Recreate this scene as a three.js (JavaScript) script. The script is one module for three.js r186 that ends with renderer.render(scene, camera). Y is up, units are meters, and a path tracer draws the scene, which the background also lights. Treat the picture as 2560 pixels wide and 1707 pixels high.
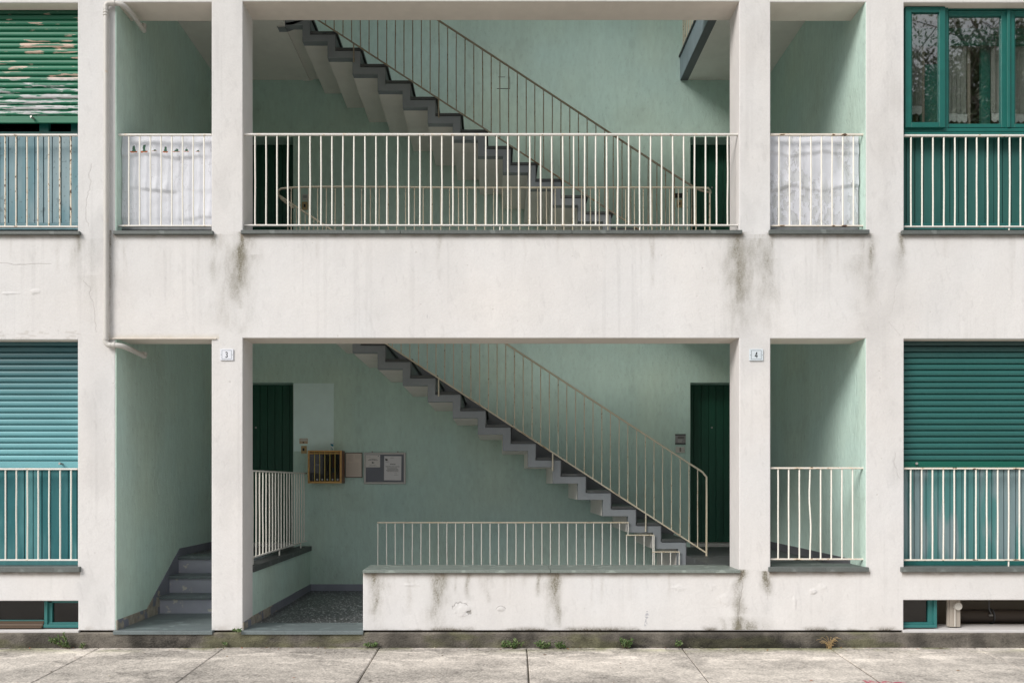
import * as THREE from 'three';
import { RoundedBoxGeometry } from 'three/addons/geometries/RoundedBoxGeometry.js';
import { mergeGeometries } from 'three/addons/utils/BufferGeometryUtils.js';

// ------------------------------------------------------------------ camera, sky, sun, exposure
const scene = new THREE.Scene();
const EYE = 1.5, DIST = 8, F = 2200, VX = 1238, VY = 1205;       // eye height, metres to the facade, lens in photo pixels, vanishing point
const camera = new THREE.PerspectiveCamera(2 * Math.atan(VY / F) * 180 / Math.PI, 1024 / 682, 0.1, 900);
camera.position.set(0, EYE, DIST);
camera.lookAt(0, EYE, 0);
{ const fh = 2 * VY, fw = fh * 2560 / 1707; camera.setViewOffset(fw, fh, fw / 2 - VX, 0, 2560, 1707); }   // shift lens
camera.updateProjectionMatrix();

const renderer = new THREE.WebGLRenderer({ antialias: true });
renderer.setSize(1024, 682);
renderer.toneMapping = THREE.LinearToneMapping;
renderer.toneMappingExposure = 0.97;
renderer.shadowMap.enabled = true;

const SUN_DIR = new THREE.Vector3(-0.62, 0.66, 0.62).normalize();
{
  const w = 256, h = 128, d = new Float32Array(w * h * 4);
  for (let j = 0; j < h; j++) for (let i = 0; i < w; i++) {
    const el = ((j + 0.5) / h - 0.5) * Math.PI, az = ((i + 0.5) / w - 0.5) * 2 * Math.PI;
    const dir = new THREE.Vector3(Math.cos(el) * Math.cos(az), Math.sin(el), Math.cos(el) * Math.sin(az));
    const s = Math.max(0, Math.sin(el));
    let L = 0.46 + 0.5 * s;
    const c = Math.max(0, dir.dot(SUN_DIR));
    L += 0.5 * Math.pow(c, 5);
    L *= 1 + 0.07 * Math.sin(az * 5 + 3 * Math.sin(el * 6)) * Math.sin(el * 9 + az * 2);
    if (el < 0) L = 0.35;
    d.set([L * 0.97, L * 0.99, L * 1.04, 1], (j * w + i) * 4);
  }
  const sky = new THREE.DataTexture(d, w, h, THREE.RGBAFormat, THREE.FloatType);
  sky.mapping = THREE.EquirectangularReflectionMapping;
  sky.magFilter = THREE.LinearFilter; sky.needsUpdate = true;
  scene.background = sky; scene.environment = sky;
}
const sun = new THREE.DirectionalLight(0xfff8f0, 3.0);
sun.position.copy(SUN_DIR).multiplyScalar(40);
sun.castShadow = true; sun.shadow.radius = 50; sun.shadow.mapSize.set(2048, 2048);
Object.assign(sun.shadow.camera, { left: -12, right: 12, top: 12, bottom: -12, near: 1, far: 90 });
scene.add(sun, sun.target);

// ------------------------------------------------------------------ helpers
const U = (px, d = 0) => (px - VX) * (DIST + d) / F;                 // photo pixel + depth behind the facade -> metres
const V = (py, d = 0) => EYE + (VY - py) * (DIST + d) / F;
function rng(seed) { let a = seed >>> 0; return () => { a = (a + 0x6D2B79F5) >>> 0; let t = Math.imul(a ^ (a >>> 15), 1 | a); t = (t + Math.imul(t ^ (t >>> 7), 61 | t)) ^ t; return ((t ^ (t >>> 14)) >>> 0) / 4294967296; }; }
const hash = (x, y, s) => { let h = Math.imul(x, 374761393) ^ Math.imul(y, 668265263) ^ Math.imul(s, 1442695041); h = Math.imul(h ^ (h >>> 13), 1274126177); return ((h ^ (h >>> 16)) >>> 0) / 4294967296; };
function noise(x, y, s = 1) {
  const xi = Math.floor(x), yi = Math.floor(y); let fx = x - xi, fy = y - yi; fx = fx * fx * (3 - 2 * fx); fy = fy * fy * (3 - 2 * fy);
  const a = hash(xi, yi, s), b = hash(xi + 1, yi, s), c = hash(xi, yi + 1, s), d = hash(xi + 1, yi + 1, s);
  return a + (b - a) * fx + (c - a) * fy + (a - b - c + d) * fx * fy;
}
function fbm(x, y, s = 1, o = 4) { let v = 0, a = 0.5, n = 0; for (let i = 0; i < o; i++) { v += a * noise(x, y, s + i * 17); n += a; a *= 0.5; x = x * 2.03 + 5.1; y = y * 2.03 + 3.7; } return v / n; }
const clamp = (x, a = 0, b = 1) => Math.min(b, Math.max(a, x));
const smooth = (a, b, x) => { const t = clamp((x - a) / (b - a)); return t * t * (3 - 2 * t); };
const toS = (v) => { v = clamp(v); return 255 * (v <= 0.0031308 ? 12.92 * v : 1.055 * Math.pow(v, 1 / 2.4) - 0.055); };
// a painted sheet: linear colour and height over a rectangle [x0..x1] x [y0..y1] (y grows with v)
class Sheet {
  constructor(w, h, x0, x1, y0, y1) { Object.assign(this, { w, h, x0, x1, y0, y1 }); const n = w * h; this.c = new Float32Array(n * 3); this.e = new Float32Array(n); }
  fill(fn) { const o = [0, 0, 0, 0]; for (let j = 0; j < this.h; j++) { const y = this.y0 + (j + 0.5) / this.h * (this.y1 - this.y0); for (let i = 0; i < this.w; i++) { const x = this.x0 + (i + 0.5) / this.w * (this.x1 - this.x0); fn(x, y, o); const k = j * this.w + i; this.c[k * 3] = o[0]; this.c[k * 3 + 1] = o[1]; this.c[k * 3 + 2] = o[2]; this.e[k] = o[3]; } } return this; }
  // fn(x, y) -> [mix, r, g, b, dHeight] inside a box
  paint(xa, xb, ya, yb, fn) {
    const I = (x) => (x - this.x0) / (this.x1 - this.x0) * this.w, J = (y) => (y - this.y0) / (this.y1 - this.y0) * this.h;
    let [i0, i1] = [I(xa), I(xb)].sort((a, b) => a - b), [j0, j1] = [J(ya), J(yb)].sort((a, b) => a - b);
    i0 = Math.max(0, Math.floor(i0)); i1 = Math.min(this.w - 1, Math.ceil(i1)); j0 = Math.max(0, Math.floor(j0)); j1 = Math.min(this.h - 1, Math.ceil(j1));
    for (let j = j0; j <= j1; j++) for (let i = i0; i <= i1; i++) {
      const r = fn(this.x0 + (i + 0.5) / this.w * (this.x1 - this.x0), this.y0 + (j + 0.5) / this.h * (this.y1 - this.y0)); if (!r) continue;
      const k = j * this.w + i, m = clamp(r[0]);
      if (m > 0) for (let q = 0; q < 3; q++) this.c[k * 3 + q] += (r[1 + q] - this.c[k * 3 + q]) * m;
      if (r[4]) this.e[k] += r[4];
    }
  }
  textures(wrap = THREE.MirroredRepeatWrapping) {
    const n = this.w * this.h, b = new Uint8Array(n * 4), f = new Float32Array(n * 4);
    for (let k = 0; k < n; k++) { b[k * 4] = toS(this.c[k * 3]); b[k * 4 + 1] = toS(this.c[k * 3 + 1]); b[k * 4 + 2] = toS(this.c[k * 3 + 2]); b[k * 4 + 3] = 255; f[k * 4] = f[k * 4 + 1] = f[k * 4 + 2] = this.e[k]; f[k * 4 + 3] = 1; }
    const map = new THREE.DataTexture(b, this.w, this.h), bump = new THREE.DataTexture(f, this.w, this.h, THREE.RGBAFormat, THREE.FloatType);
    map.colorSpace = THREE.SRGBColorSpace;
    for (const t of [map, bump]) { t.magFilter = THREE.LinearFilter; t.minFilter = THREE.LinearFilter; t.wrapS = t.wrapT = wrap; t.needsUpdate = true; }
    return { map, bumpMap: bump };
  }
}
const Std = (o) => new THREE.MeshStandardMaterial({ side: THREE.DoubleSide, ...o });
const rgb = (r, g, b) => new THREE.Color().setRGB(r, g, b);
const flat = (r, g, b, roughness = 0.7, o = {}) => Std({ color: rgb(r, g, b), roughness, ...o });
// uv in metres by the dominant axis (k = metres per repeat)
function muv(g, k = 1, ox = 0, oy = 0) {
  const p = g.attributes.position, n = g.attributes.normal, uv = new Float32Array(p.count * 2);
  for (let i = 0; i < p.count; i++) {
    const ax = Math.abs(n.getX(i)), ay = Math.abs(n.getY(i)), az = Math.abs(n.getZ(i)); let u, v;
    if (az >= ax && az >= ay) { u = p.getX(i); v = p.getY(i); } else if (ax >= ay) { u = p.getZ(i); v = p.getY(i); } else { u = p.getX(i); v = p.getZ(i); }
    uv[2 * i] = (u + ox) / k; uv[2 * i + 1] = (v + oy) / k;
  }
  g.setAttribute('uv', new THREE.BufferAttribute(uv, 2)); return g;
}
function sheetUV(g, S, flipZ) {                                       // uv of a Sheet laid on the x-y (or x-z) plane
  const p = g.attributes.position, uv = new Float32Array(p.count * 2);
  for (let i = 0; i < p.count; i++) { uv[2 * i] = (p.getX(i) - S.x0) / (S.x1 - S.x0); uv[2 * i + 1] = ((flipZ ? p.getZ(i) : p.getY(i)) - S.y0) / (S.y1 - S.y0); }
  g.setAttribute('uv', new THREE.BufferAttribute(uv, 2)); return g;
}
function bx(x0, x1, y0, y1, z0, z1, r = 0, k = 1) {
  const w = Math.abs(x1 - x0), h = Math.abs(y1 - y0), d = Math.abs(z1 - z0), rr = Math.min(r, w * 0.45, h * 0.45, d * 0.45);
  const g = rr > 0 ? new RoundedBoxGeometry(w, h, d, 1, rr) : new THREE.BoxGeometry(w, h, d);
  g.translate((x0 + x1) / 2, (y0 + y1) / 2, (z0 + z1) / 2);
  return muv(g, k);
}
const join = (...gs) => mergeGeometries(gs.map((g) => { const n = g.index ? g.toNonIndexed() : g; for (const a of Object.keys(n.attributes)) if (!['position', 'normal', 'uv'].includes(a)) n.deleteAttribute(a); return n; }));
function rod(a, b, r, seg = 7, r2 = r) {
  const A = new THREE.Vector3(...a), B = new THREE.Vector3(...b), d = B.clone().sub(A), L = d.length();
  const g = new THREE.CylinderGeometry(r2, r, L, seg, 1); g.translate(0, L / 2, 0);
  g.applyQuaternion(new THREE.Quaternion().setFromUnitVectors(new THREE.Vector3(0, 1, 0), d.normalize())); g.translate(...a); return g;
}
const tube = (pts, r, n = 24, seg = 8) => new THREE.TubeGeometry(new THREE.CatmullRomCurve3(pts.map((p) => new THREE.Vector3(...p)), false, 'centripetal'), n, r, seg);
function prism(pts, z0, z1, bevel = 0) {                              // polygon in x-y, between z0 < z1
  const s = new THREE.Shape(pts.map((p) => new THREE.Vector2(...p)));
  const g = new THREE.ExtrudeGeometry(s, { depth: z1 - z0 - 2 * bevel, bevelEnabled: bevel > 0, bevelSize: bevel, bevelThickness: bevel, bevelOffset: -bevel, bevelSegments: 1 });
  g.translate(0, 0, z0 + bevel); return muv(g);
}
const taken = {};
function numbered(n) { taken[n] = (taken[n] ?? -1) + 1; return taken[n] ? `${n}_${String(taken[n]).padStart(3, '0')}` : n; }
function tag(o, label, category, group) { o.userData.label = label; o.userData.category = category; if (group) o.userData.group = group; return o; }
function thing(name, label, category, group, pos) { const o = new THREE.Group(); o.name = numbered(name); if (pos) o.position.set(...pos); scene.add(o); return tag(o, label, category, group); }
const perParent = new Map();
function part(parent, name, geo, mat, label) {
  const seen = perParent.get(parent) ?? {}; perParent.set(parent, seen); seen[name] = (seen[name] ?? -1) + 1;
  const m = new THREE.Mesh(geo, mat); m.name = seen[name] ? `${name}_${String(seen[name]).padStart(3, '0')}` : name;
  m.castShadow = m.receiveShadow = true; if (label) m.userData.label = label; parent.add(m); return m;
}
function struct(name, geo, mat) { const m = new THREE.Mesh(geo, mat); m.name = name; m.castShadow = m.receiveShadow = true; m.userData.kind = 'structure'; scene.add(m); return m; }
const seg = (ax, ay, bx_, by, x, y) => { const dx = bx_ - ax, dy = by - ay, t = clamp(((x - ax) * dx + (y - ay) * dy) / (dx * dx + dy * dy + 1e-9)); return Math.hypot(x - ax - t * dx, y - ay - t * dy); };

// ------------------------------------------------------------------ materials
const WHITE = [0.73, 0.721, 0.716];
// facade: one sheet over the visible front, painted in photo pixels turned to metres
const S_FACADE = new Sheet(2048, 1266, U(-30), U(2590), V(1600), V(-20));
{
  const S = S_FACADE, PX = (x) => VX + x * F / DIST, PY = (y) => VY - (y - EYE) * F / DIST;
  const pil = [[193, 289], [528, 606], [1849, 1927], [2166, 2261]];
  S.fill((x, y, o) => {
    const px = PX(x), py = PY(y);
    let m = 0; for (const [a, b] of pil) m = Math.max(m, smooth(a - 14, a + 10, px) * (1 - smooth(b - 10, b + 14, px)));
    const big = fbm(x * 1.1, y * 0.9, 3, 4), mid = fbm(x * 5, y * 4, 9, 4), str = fbm(x * 9, y * 0.8, 21, 3), fin = noise(x * 90, y * 90, 31);
    let v = 1 + (big - 0.5) * 0.1 + (mid - 0.5) * 0.075 + (str - 0.5) * 0.05 + (fin - 0.5) * 0.045;
    const blot = smooth(0.5, 0.75, fbm(x * 3.6, y * 1.9, 41, 5)) * (0.02 + 0.055 * m), scr = smooth(0.68, 0.8, fbm(x * 30 + y * 6, y * 9, 43, 3)) * 0.05, runs = smooth(0.6, 0.78, fbm(x * 24, y * 0.55, 47, 3)) * 0.055;
    v *= 1 - blot - 0.015 * m - scr - runs * smooth(0.3, 0.7, fbm(x * 2, y * 1.5, 49, 2));
    const warm = (fbm(x * 1.7, y * 1.3, 57, 3) - 0.5) * 0.035;
    o[0] = WHITE[0] * v * (1 + warm); o[1] = WHITE[1] * v; o[2] = WHITE[2] * v * (1 - warm);
    o[3] = (fbm(x * 14, y * 14, 71, 3) - 0.5) * 0.5 + (noise(x * 120, y * 120, 77) - 0.5) * 0.32 + (mid - 0.5) * 0.9;
  });
  // drips of grime: photo x, top, length, half width, strength
  const stain = (sx, y0, len, w0, k0, col = [0.205, 0.19, 0.145], seed = 1, up = 0, w = w0 * 1.55, k = k0 * 0.88) => S.paint(U(sx - 4 * w), U(sx + 4 * w), V(y0 - 6), V(y0 + len), (x, y) => {
    const px = PX(x), py = PY(y), t = (py - y0) / len; if (t < -0.02 || t > 1) return null;
    const wob = sx + (noise(py * 0.03, seed, 5) - 0.5) * w * 1.3, g = Math.exp(-Math.pow((px - wob) / (w * (0.7 + 0.7 * noise(py * 0.02, 3, seed))), 2));
    const tex = 0.4 + 0.95 * smooth(0.3, 0.75, fbm(px * 0.09, py * 0.03, seed + 3, 4)), sp = 0.6 + 0.75 * smooth(0.2, 0.8, fbm(px * 0.6, py * 0.5, seed, 2));
    const f = up ? t : 1 - t; return [k * g * tex * sp * Math.pow(clamp(f), 0.5), ...col, 0];
  });
  stain(601, 584, 190, 8, 1.0, undefined, 2); stain(592, 584, 250, 22, 0.42, undefined, 3); stain(560, 590, 240, 26, 0.16, undefined, 4); stain(533, 588, 130, 6, 0.4, undefined, 33);
  stain(1853, 584, 175, 8, 0.95, undefined, 5); stain(1846, 584, 230, 14, 0.6, undefined, 6); stain(1880, 590, 250, 34, 0.14, undefined, 7);
  stain(1926, 584, 110, 6, 0.75, undefined, 8); stain(1912, 590, 230, 13, 0.3, undefined, 9); stain(2176, 584, 95, 5, 0.85, undefined, 10); stain(2170, 590, 180, 13, 0.28, undefined, 11);
  stain(2256, 583, 60, 5, 0.75, undefined, 12); stain(2250, 590, 120, 9, 0.3, undefined, 13); stain(197, 586, 46, 4, 0.7, undefined, 14); stain(190, 588, 110, 9, 0.25, undefined, 15);
  stain(274.5, 580, 272, 2.4, 0.7, [0.2, 0.17, 0.13], 16); stain(283, 585, 190, 12, 0.3, [0.2, 0.19, 0.17], 17); stain(232, 600, 170, 30, 0.13, undefined, 18); stain(214, 690, 120, 14, 0.15, undefined, 34);
  stain(936, 1434, 105, 6, 1.0, undefined, 19); stain(940, 1434, 140, 14, 0.42, undefined, 20); stain(1094, 1434, 138, 9, 1.05, undefined, 21); stain(1098, 1434, 140, 17, 0.3, undefined, 35); stain(1140, 1433, 55, 3, 0.55, undefined, 22); stain(1168, 1433, 70, 5, 0.75, undefined, 23);
  stain(1219, 1433, 75, 5, 0.5, undefined, 24); stain(1345, 1433, 62, 5, 0.65, undefined, 25); stain(1394, 1433, 138, 7, 1.0, undefined, 26); stain(1389, 1433, 140, 17, 0.4, undefined, 27);
  stain(1851, 1425, 110, 10, 0.9, undefined, 28); stain(1846, 1490, 84, 8, 0.9, undefined, 29, 1); stain(1842, 1540, 34, 24, 0.7, undefined, 36, 1); stain(1918, 1428, 62, 6, 1.0, undefined, 30); stain(1923, 1422, 24, 9, 0.9, undefined, 31);
  stain(1862, 600, 250, 26, 0.34, undefined, 41); stain(1838, 620, 226, 16, 0.22, undefined, 42); stain(612, 640, 206, 12, 0.28, undefined, 43); stain(1926, 650, 196, 12, 0.25, undefined, 44); stain(2150, 640, 206, 14, 0.16, undefined, 45); stain(2105, 590, 120, 46, 0.05, undefined, 32);
  { const Q = rng(77); for (let i = 0; i < 46; i++) { const low = i < 20, sx = low ? 915 + Q() * 930 : Q() * 2560; if (!low && sx > 615 && sx < 1840 && Q() < 0.3) continue; stain(sx, low ? 1433 : 585, 30 + Q() * (low ? 90 : 150), 1.6 + Q() * 2.6, 0.1 + Q() * 0.22, [0.3, 0.27, 0.22], 100 + i); } }
  // mould along the foot
  S.paint(U(900), U(2260), V(1556), V(1577), (x, y) => { const px = PX(x), py = PY(y), t = smooth(1558, 1576, py); return [t * t * 0.85 * smooth(0.42, 0.7, fbm(px * 0.018, py * 0.03, 91, 3) + 0.18 * Math.exp(-Math.pow((px - 1540) / 90, 2))) * (0.5 + noise(px * 0.5, py * 0.5, 5)), 0.17, 0.15, 0.12, 0]; });
  S.paint(U(180), U(620), V(1550), V(1577), (x, y) => { const px = PX(x), py = PY(y); return [smooth(1556, 1576, py) * 0.35 * smooth(0.4, 0.7, fbm(px * 0.05, py * 0.06, 95, 3)), 0.3, 0.27, 0.22, 0]; });
  // sill shadow and some grime painted under the slabs, grime above the lintel lines
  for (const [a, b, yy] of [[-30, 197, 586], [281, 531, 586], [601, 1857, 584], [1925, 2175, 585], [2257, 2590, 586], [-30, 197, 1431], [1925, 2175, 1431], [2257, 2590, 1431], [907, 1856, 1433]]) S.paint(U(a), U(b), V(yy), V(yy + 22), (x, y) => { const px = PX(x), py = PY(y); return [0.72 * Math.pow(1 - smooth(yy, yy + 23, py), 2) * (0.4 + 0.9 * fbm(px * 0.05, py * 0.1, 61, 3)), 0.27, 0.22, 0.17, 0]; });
  S.paint(U(268), U(545), V(830), V(847), (x, y) => { const px = PX(x), py = PY(y); return [0.3 * smooth(830, 846, py) * (0.5 + fbm(px * 0.08, py * 0.1, 62, 3)), 0.5, 0.42, 0.26, 0]; });
  S.paint(U(-30), U(200), V(828), V(848), (x, y) => { const px = PX(x), py = PY(y); return [0.35 * smooth(0.55, 0.7, fbm(px * 0.06, py * 0.2, 63, 4)), 0.45, 0.42, 0.38, 0]; });
  // cracks: photo pixels
  const crack = (pts, w, k) => { const R = rng(Math.round(pts[0][0] * 7 + pts[0][1])); const q = [pts[0]];
    for (let i = 1; i < pts.length; i++) { for (let j = 1; j <= 5; j++) { const t = j / 5, e = j < 5 ? 4 : 0; q.push([pts[i - 1][0] + (pts[i][0] - pts[i - 1][0]) * t + (R() - 0.5) * e, pts[i - 1][1] + (pts[i][1] - pts[i - 1][1]) * t + (R() - 0.5) * e]); } }
    const xs = q.map((p) => p[0]), ys = q.map((p) => p[1]);
    S.paint(U(Math.min(...xs) - 5), U(Math.max(...xs) + 5), V(Math.min(...ys) - 5), V(Math.max(...ys) + 5), (x, y) => { const px = PX(x), py = PY(y); let d = 99; for (let i = 1; i < q.length; i++) d = Math.min(d, seg(...q[i - 1], ...q[i], px, py)); const m = 1 - smooth(w * 0.35, w, d); return m > 0 ? [m * k * 0.5, 0.32, 0.3, 0.28, -0.9 * m * k] : null; }); };
  crack([[228, 409], [222, 440], [226, 459], [217, 494], [214, 536], [220, 566]], 1.5, 0.6);
  crack([[208, 701], [226, 721], [224, 740], [233, 755], [237, 790], [240, 830]], 1.5, 0.6);
  crack([[-20, 655], [46, 662], [126, 660]], 1.5, 0.7); crack([[2240, 1132], [2237, 1160], [2250, 1196]], 1.4, 0.55); crack([[2224, 806], [2236, 820], [2252, 840]], 1.3, 0.4);
  crack([[1853, 1440], [1858, 1470], [1850, 1510], [1848, 1545], [1856, 1568]], 2, 0.8); crack([[1918, 1440], [1921, 1500]], 1.4, 0.4); crack([[2255, 690], [2240, 720], [2232, 780]], 1.2, 0.3);
  // blisters and wrinkles in the paint: centre, half sizes, height
  const blister = (bxx, by, w, h, k, s) => S.paint(U(bxx - w * 1.6), U(bxx + w * 1.6), V(by - h * 1.6), V(by + h * 1.6), (x, y) => { const px = PX(x), py = PY(y), r = Math.hypot((px - bxx) / w, (py - by) / h) + (fbm(px * 0.06, py * 0.06, s, 4) - 0.5) * 1.5; return [0, 0, 0, 0, k * 0.42 * (1 - smooth(0.1, 1, r))]; });
  blister(1160, 1527, 26, 22, 5, 3); blister(1252, 1522, 13, 8, 4, 4); blister(1690, 1470, 34, 9, 3, 5); blister(1810, 1500, 20, 18, 3, 6); blister(2034, 1478, 14, 7, 5, 7); blister(2060, 1470, 14, 14, 3, 8); blister(1988, 1510, 6, 24, 3, 9); blister(1780, 1466, 16, 12, 2, 10); blister(1020, 1462, 30, 8, 3, 11);
  blister(84, 728, 20, 8, 4, 12); blister(18, 733, 26, 4, 3, 13); blister(1830, 1460, 12, 14, 2, 14); blister(1100, 700, 60, 40, 0.8, 15);
  const ring = (bxx, by, w, h, a0, a1) => S.paint(U(bxx - w - 6), U(bxx + w + 6), V(by - h - 6), V(by + h + 6), (x, y) => { const px = PX(x), py = PY(y), a = Math.atan2(-(py - by) / h, (px - bxx) / w); if (a < a0 || a > a1) return null; const r = Math.abs(Math.hypot((px - bxx) / w, (py - by) / h) - 1 + (noise(px * 0.2, py * 0.2, 8) - 0.5) * 0.25) * w; return [0.6 * (1 - smooth(0.4, 1.5, r)), 0.2, 0.19, 0.18, -1.0 * (1 - smooth(0.5, 1.7, r))]; });
  ring(1152, 1524, 21, 18, 0.6, 3.1); ring(1252, 1524, 12, 8, 0.3, 2.9);
  S.paint(U(1128), U(1190), V(1500), V(1552), (x, y) => { const px = PX(x), py = PY(y); const d = Math.hypot((px - 1173) / 8, (py - 1531) / 5) + (noise(px * 0.4, py * 0.4, 3) - 0.5); return [0.75 * (1 - smooth(0.6, 1, d)), 0.25, 0.24, 0.22, -2 * (1 - smooth(0.6, 1, d))]; });
  S.paint(U(1605), U(1632), V(1522), V(1570), (x, y) => { const px = PX(x), py = PY(y); const d = Math.abs(px - (1617 + (1545 - py) * 0.14)) / (4 + 3 * noise(py * 0.15, 2, 4)); return [0.6 * (1 - smooth(0.3, 1, d)) * smooth(0.4, 0.6, noise(px * 0.4, py * 0.35, 17)) * smooth(1522, 1530, py) * (1 - smooth(1560, 1570, py)), 0.25, 0.26, 0.32, 0]; });
  S.paint(U(1062), U(1074), V(782), V(800), (x, y) => { const d = Math.hypot((PX(x) - 1068) / 1.6, (PY(y) - 791) / 6); return [0.5 * (1 - smooth(0.5, 1, d)), 0.35, 0.35, 0.37, 0]; });
  // chips and specks
  const R = rng(99); for (let i = 0; i < 260; i++) { const cx = -20 + R() * 2600, cy = 590 + R() * 985, r = 0.8 + R() * R() * 2.2; S.paint(U(cx - 4), U(cx + 4), V(cy - 4), V(cy + 4), (x, y) => { const d = Math.hypot(PX(x) - cx, PY(y) - cy); return [0.3 * (1 - smooth(r * 0.5, r, d)), 0.35, 0.32, 0.28, -0.7 * (1 - smooth(r * 0.5, r, d))]; }); }
}
const M = {};
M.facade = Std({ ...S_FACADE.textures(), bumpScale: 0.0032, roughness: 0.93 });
// generic plaster tile, 2 m
const plasterTex = new Sheet(1024, 1024, 0, 2, 0, 2).fill((x, y, o) => {
  const v = 1 + (fbm(x * 2.5, y * 2.5, 5, 4) - 0.5) * 0.14 + (fbm(x * 16, y * 14, 6, 3) - 0.5) * 0.07; o[0] = v * 0.78; o[1] = v * 0.775; o[2] = v * 0.77;
  o[3] = (fbm(x * 16, y * 14, 7, 3) - 0.5) + (noise(x * 150, y * 150, 8) - 0.5) * 0.4; }).textures();
M.reveal = Std({ ...plasterTex, color: rgb(0.95, 0.88, 0.8), bumpScale: 0.002, roughness: 0.93 });  // white plaster; warm bounced light under the lintels is put into this tint
M.jamb = Std({ ...plasterTex, color: rgb(0.95, 0.92, 0.915), bumpScale: 0.002, roughness: 0.93 });
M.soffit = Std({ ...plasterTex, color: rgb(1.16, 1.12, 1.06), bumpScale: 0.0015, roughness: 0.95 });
// green render: dragged vertical trowel marks, 2.4 m tile
const greenTex = new Sheet(1024, 1024, 0, 2.4, 0, 2.4).fill((x, y, o) => {
  const drag = fbm(x * 34, y * 12, 11, 3), pit = smooth(0.64, 0.85, fbm(x * 50, y * 26, 13, 3)) * 0.6, big = fbm(x * 1.2, y * 0.9, 15, 4), run = fbm(x * 7, y * 0.5, 19, 3);
  const v = 1 + (big - 0.5) * 0.16 + (drag - 0.5) * 0.14 + (run - 0.5) * 0.09 - pit * 0.1 - 0.05 * smooth(0.55, 0.75, fbm(x * 4.1 + fbm(x * 3, y * 3, 8, 3), y * 3.3, 37, 5)); const w = (fbm(x * 1.5, y * 1.3, 23, 3) - 0.5) * 0.07;
  o[0] = v * (0.76 + w); o[1] = v * 0.77; o[2] = v * (0.77 - w); o[3] = (drag - 0.5) * 1.2 - pit * 1.1 + (noise(x * 190, y * 120, 29) - 0.5) * 0.35; }).textures();
M.green = Std({ ...greenTex, color: rgb(0.755, 0.965, 0.865), bumpScale: 0.0028, roughness: 0.9 });
M.patch = Std({ ...plasterTex, color: rgb(0.98, 1.22, 1.2), bumpScale: 0.001, roughness: 0.85 });
// slate: sills, copings, treads
const slateTex = new Sheet(512, 512, 0, 1, 0, 1).fill((x, y, o) => {
  const vein = fbm(x * 3 + fbm(x * 4, y * 4, 2, 3) * 1.5, y * 14, 3, 4), gr = noise(x * 160, y * 160, 4); const v = 0.7 + vein * 0.5 + (gr - 0.5) * 0.25 + 0.5 * smooth(0.68, 0.8, fbm(x * 7, y * 9, 6, 3));
  o[0] = v * 0.5; o[1] = v * 0.52; o[2] = v * 0.51; o[3] = gr * 0.3 + vein; }).textures(THREE.RepeatWrapping);
M.slate = Std({ ...slateTex, color: rgb(0.25, 0.27, 0.265), bumpScale: 0.001, roughness: 0.55 });
M.coping = Std({ ...slateTex, color: rgb(0.42, 0.47, 0.44), bumpScale: 0.001, roughness: 0.42 });
M.tread = Std({ ...slateTex, color: rgb(0.15, 0.155, 0.16), bumpScale: 0.001, roughness: 0.5 });
M.floorTile = Std({ ...slateTex, color: rgb(0.8, 0.76, 0.72), bumpScale: 0.0006, roughness: 0.5 });
M.step = Std({ ...slateTex, color: rgb(0.3, 0.35, 0.37), bumpScale: 0.001, roughness: 0.45 });
// terrazzo
M.terrazzo = Std({ ...new Sheet(1024, 1024, 0, 1.2, 0, 1.2).fill((x, y, o) => {
  let c = 0.035 + 0.03 * noise(x * 40, y * 40, 3); const a = noise(x * 70 + 3, y * 45, 7), b = noise(x * 110, y * 80, 12); c += 0.42 * smooth(0.74, 0.84, a) + 0.24 * smooth(0.76, 0.86, b);
  o[0] = c; o[1] = c * 1.02; o[2] = c * 1.08; o[3] = 0; }).textures(THREE.RepeatWrapping), roughness: 0.35 });
// blue grey wall paint with flaking
const dadoTex = new Sheet(1024, 512, 0, 2.4, 0, 1.2).fill((x, y, o) => {
  const v = 1 + (fbm(x * 6, y * 6, 3, 4) - 0.5) * 0.3; o[0] = 0.145 * v; o[1] = 0.15 * v; o[2] = 0.165 * v; o[3] = fbm(x * 20, y * 20, 5, 3) * 0.4; });
const dadoClean = dadoTex.textures();
M.dado = Std({ ...dadoClean, roughness: 0.55, bumpScale: 0.0015 });
const flaked = new Sheet(1024, 512, -2.95, 0.05, 0, 1.5).fill((x, y, o) => {                     // x = z along the wall
  const v = 1 + (fbm(x * 6, y * 6, 3, 4) - 0.5) * 0.3; const k = smooth(0.46, 0.54, fbm(x * 9, y * 11, 8, 5) * (0.55 + 0.62 * smooth(-1.4, -1.0, x) * (1 - 0.35 * smooth(-0.35, -0.1, x))));
  const q = fbm(x * 22, y * 22, 9, 4); const s = 0.55 + q * 0.9;
  o[0] = 0.2 * v * (1 - k) + k * 0.36 * s; o[1] = 0.21 * v * (1 - k) + k * 0.325 * s; o[2] = 0.255 * v * (1 - k) + k * 0.27 * s; o[3] = -k * 1.2 + q * 0.6 * k; });
M.flaked = Std({ ...flaked.textures(), roughness: 0.75, bumpScale: 0.004 });
M.riser = Std({ ...new Sheet(1024, 256, -3.6, 3.6, 0, 1.2).fill((x, y, o) => {
  const v = 1 + (fbm(x * 5, y * 7, 3, 4) - 0.5) * 0.3, k = smooth(0.7, 0.76, fbm(x * 14, y * 22, 14, 4)); o[0] = 0.4 * v + k * 0.25; o[1] = 0.41 * v + k * 0.22; o[2] = 0.47 * v + k * 0.1; o[3] = -k; }).textures(), roughness: 0.5, bumpScale: 0.002 });
M.dadoLight = Std({ ...dadoClean, color: rgb(1.75, 1.8, 1.95), roughness: 0.55, bumpScale: 0.001 });
M.slabEdge = Std({ ...dadoClean, color: rgb(1.9, 2.3, 2.4), roughness: 0.5, bumpScale: 0.001 });
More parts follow.
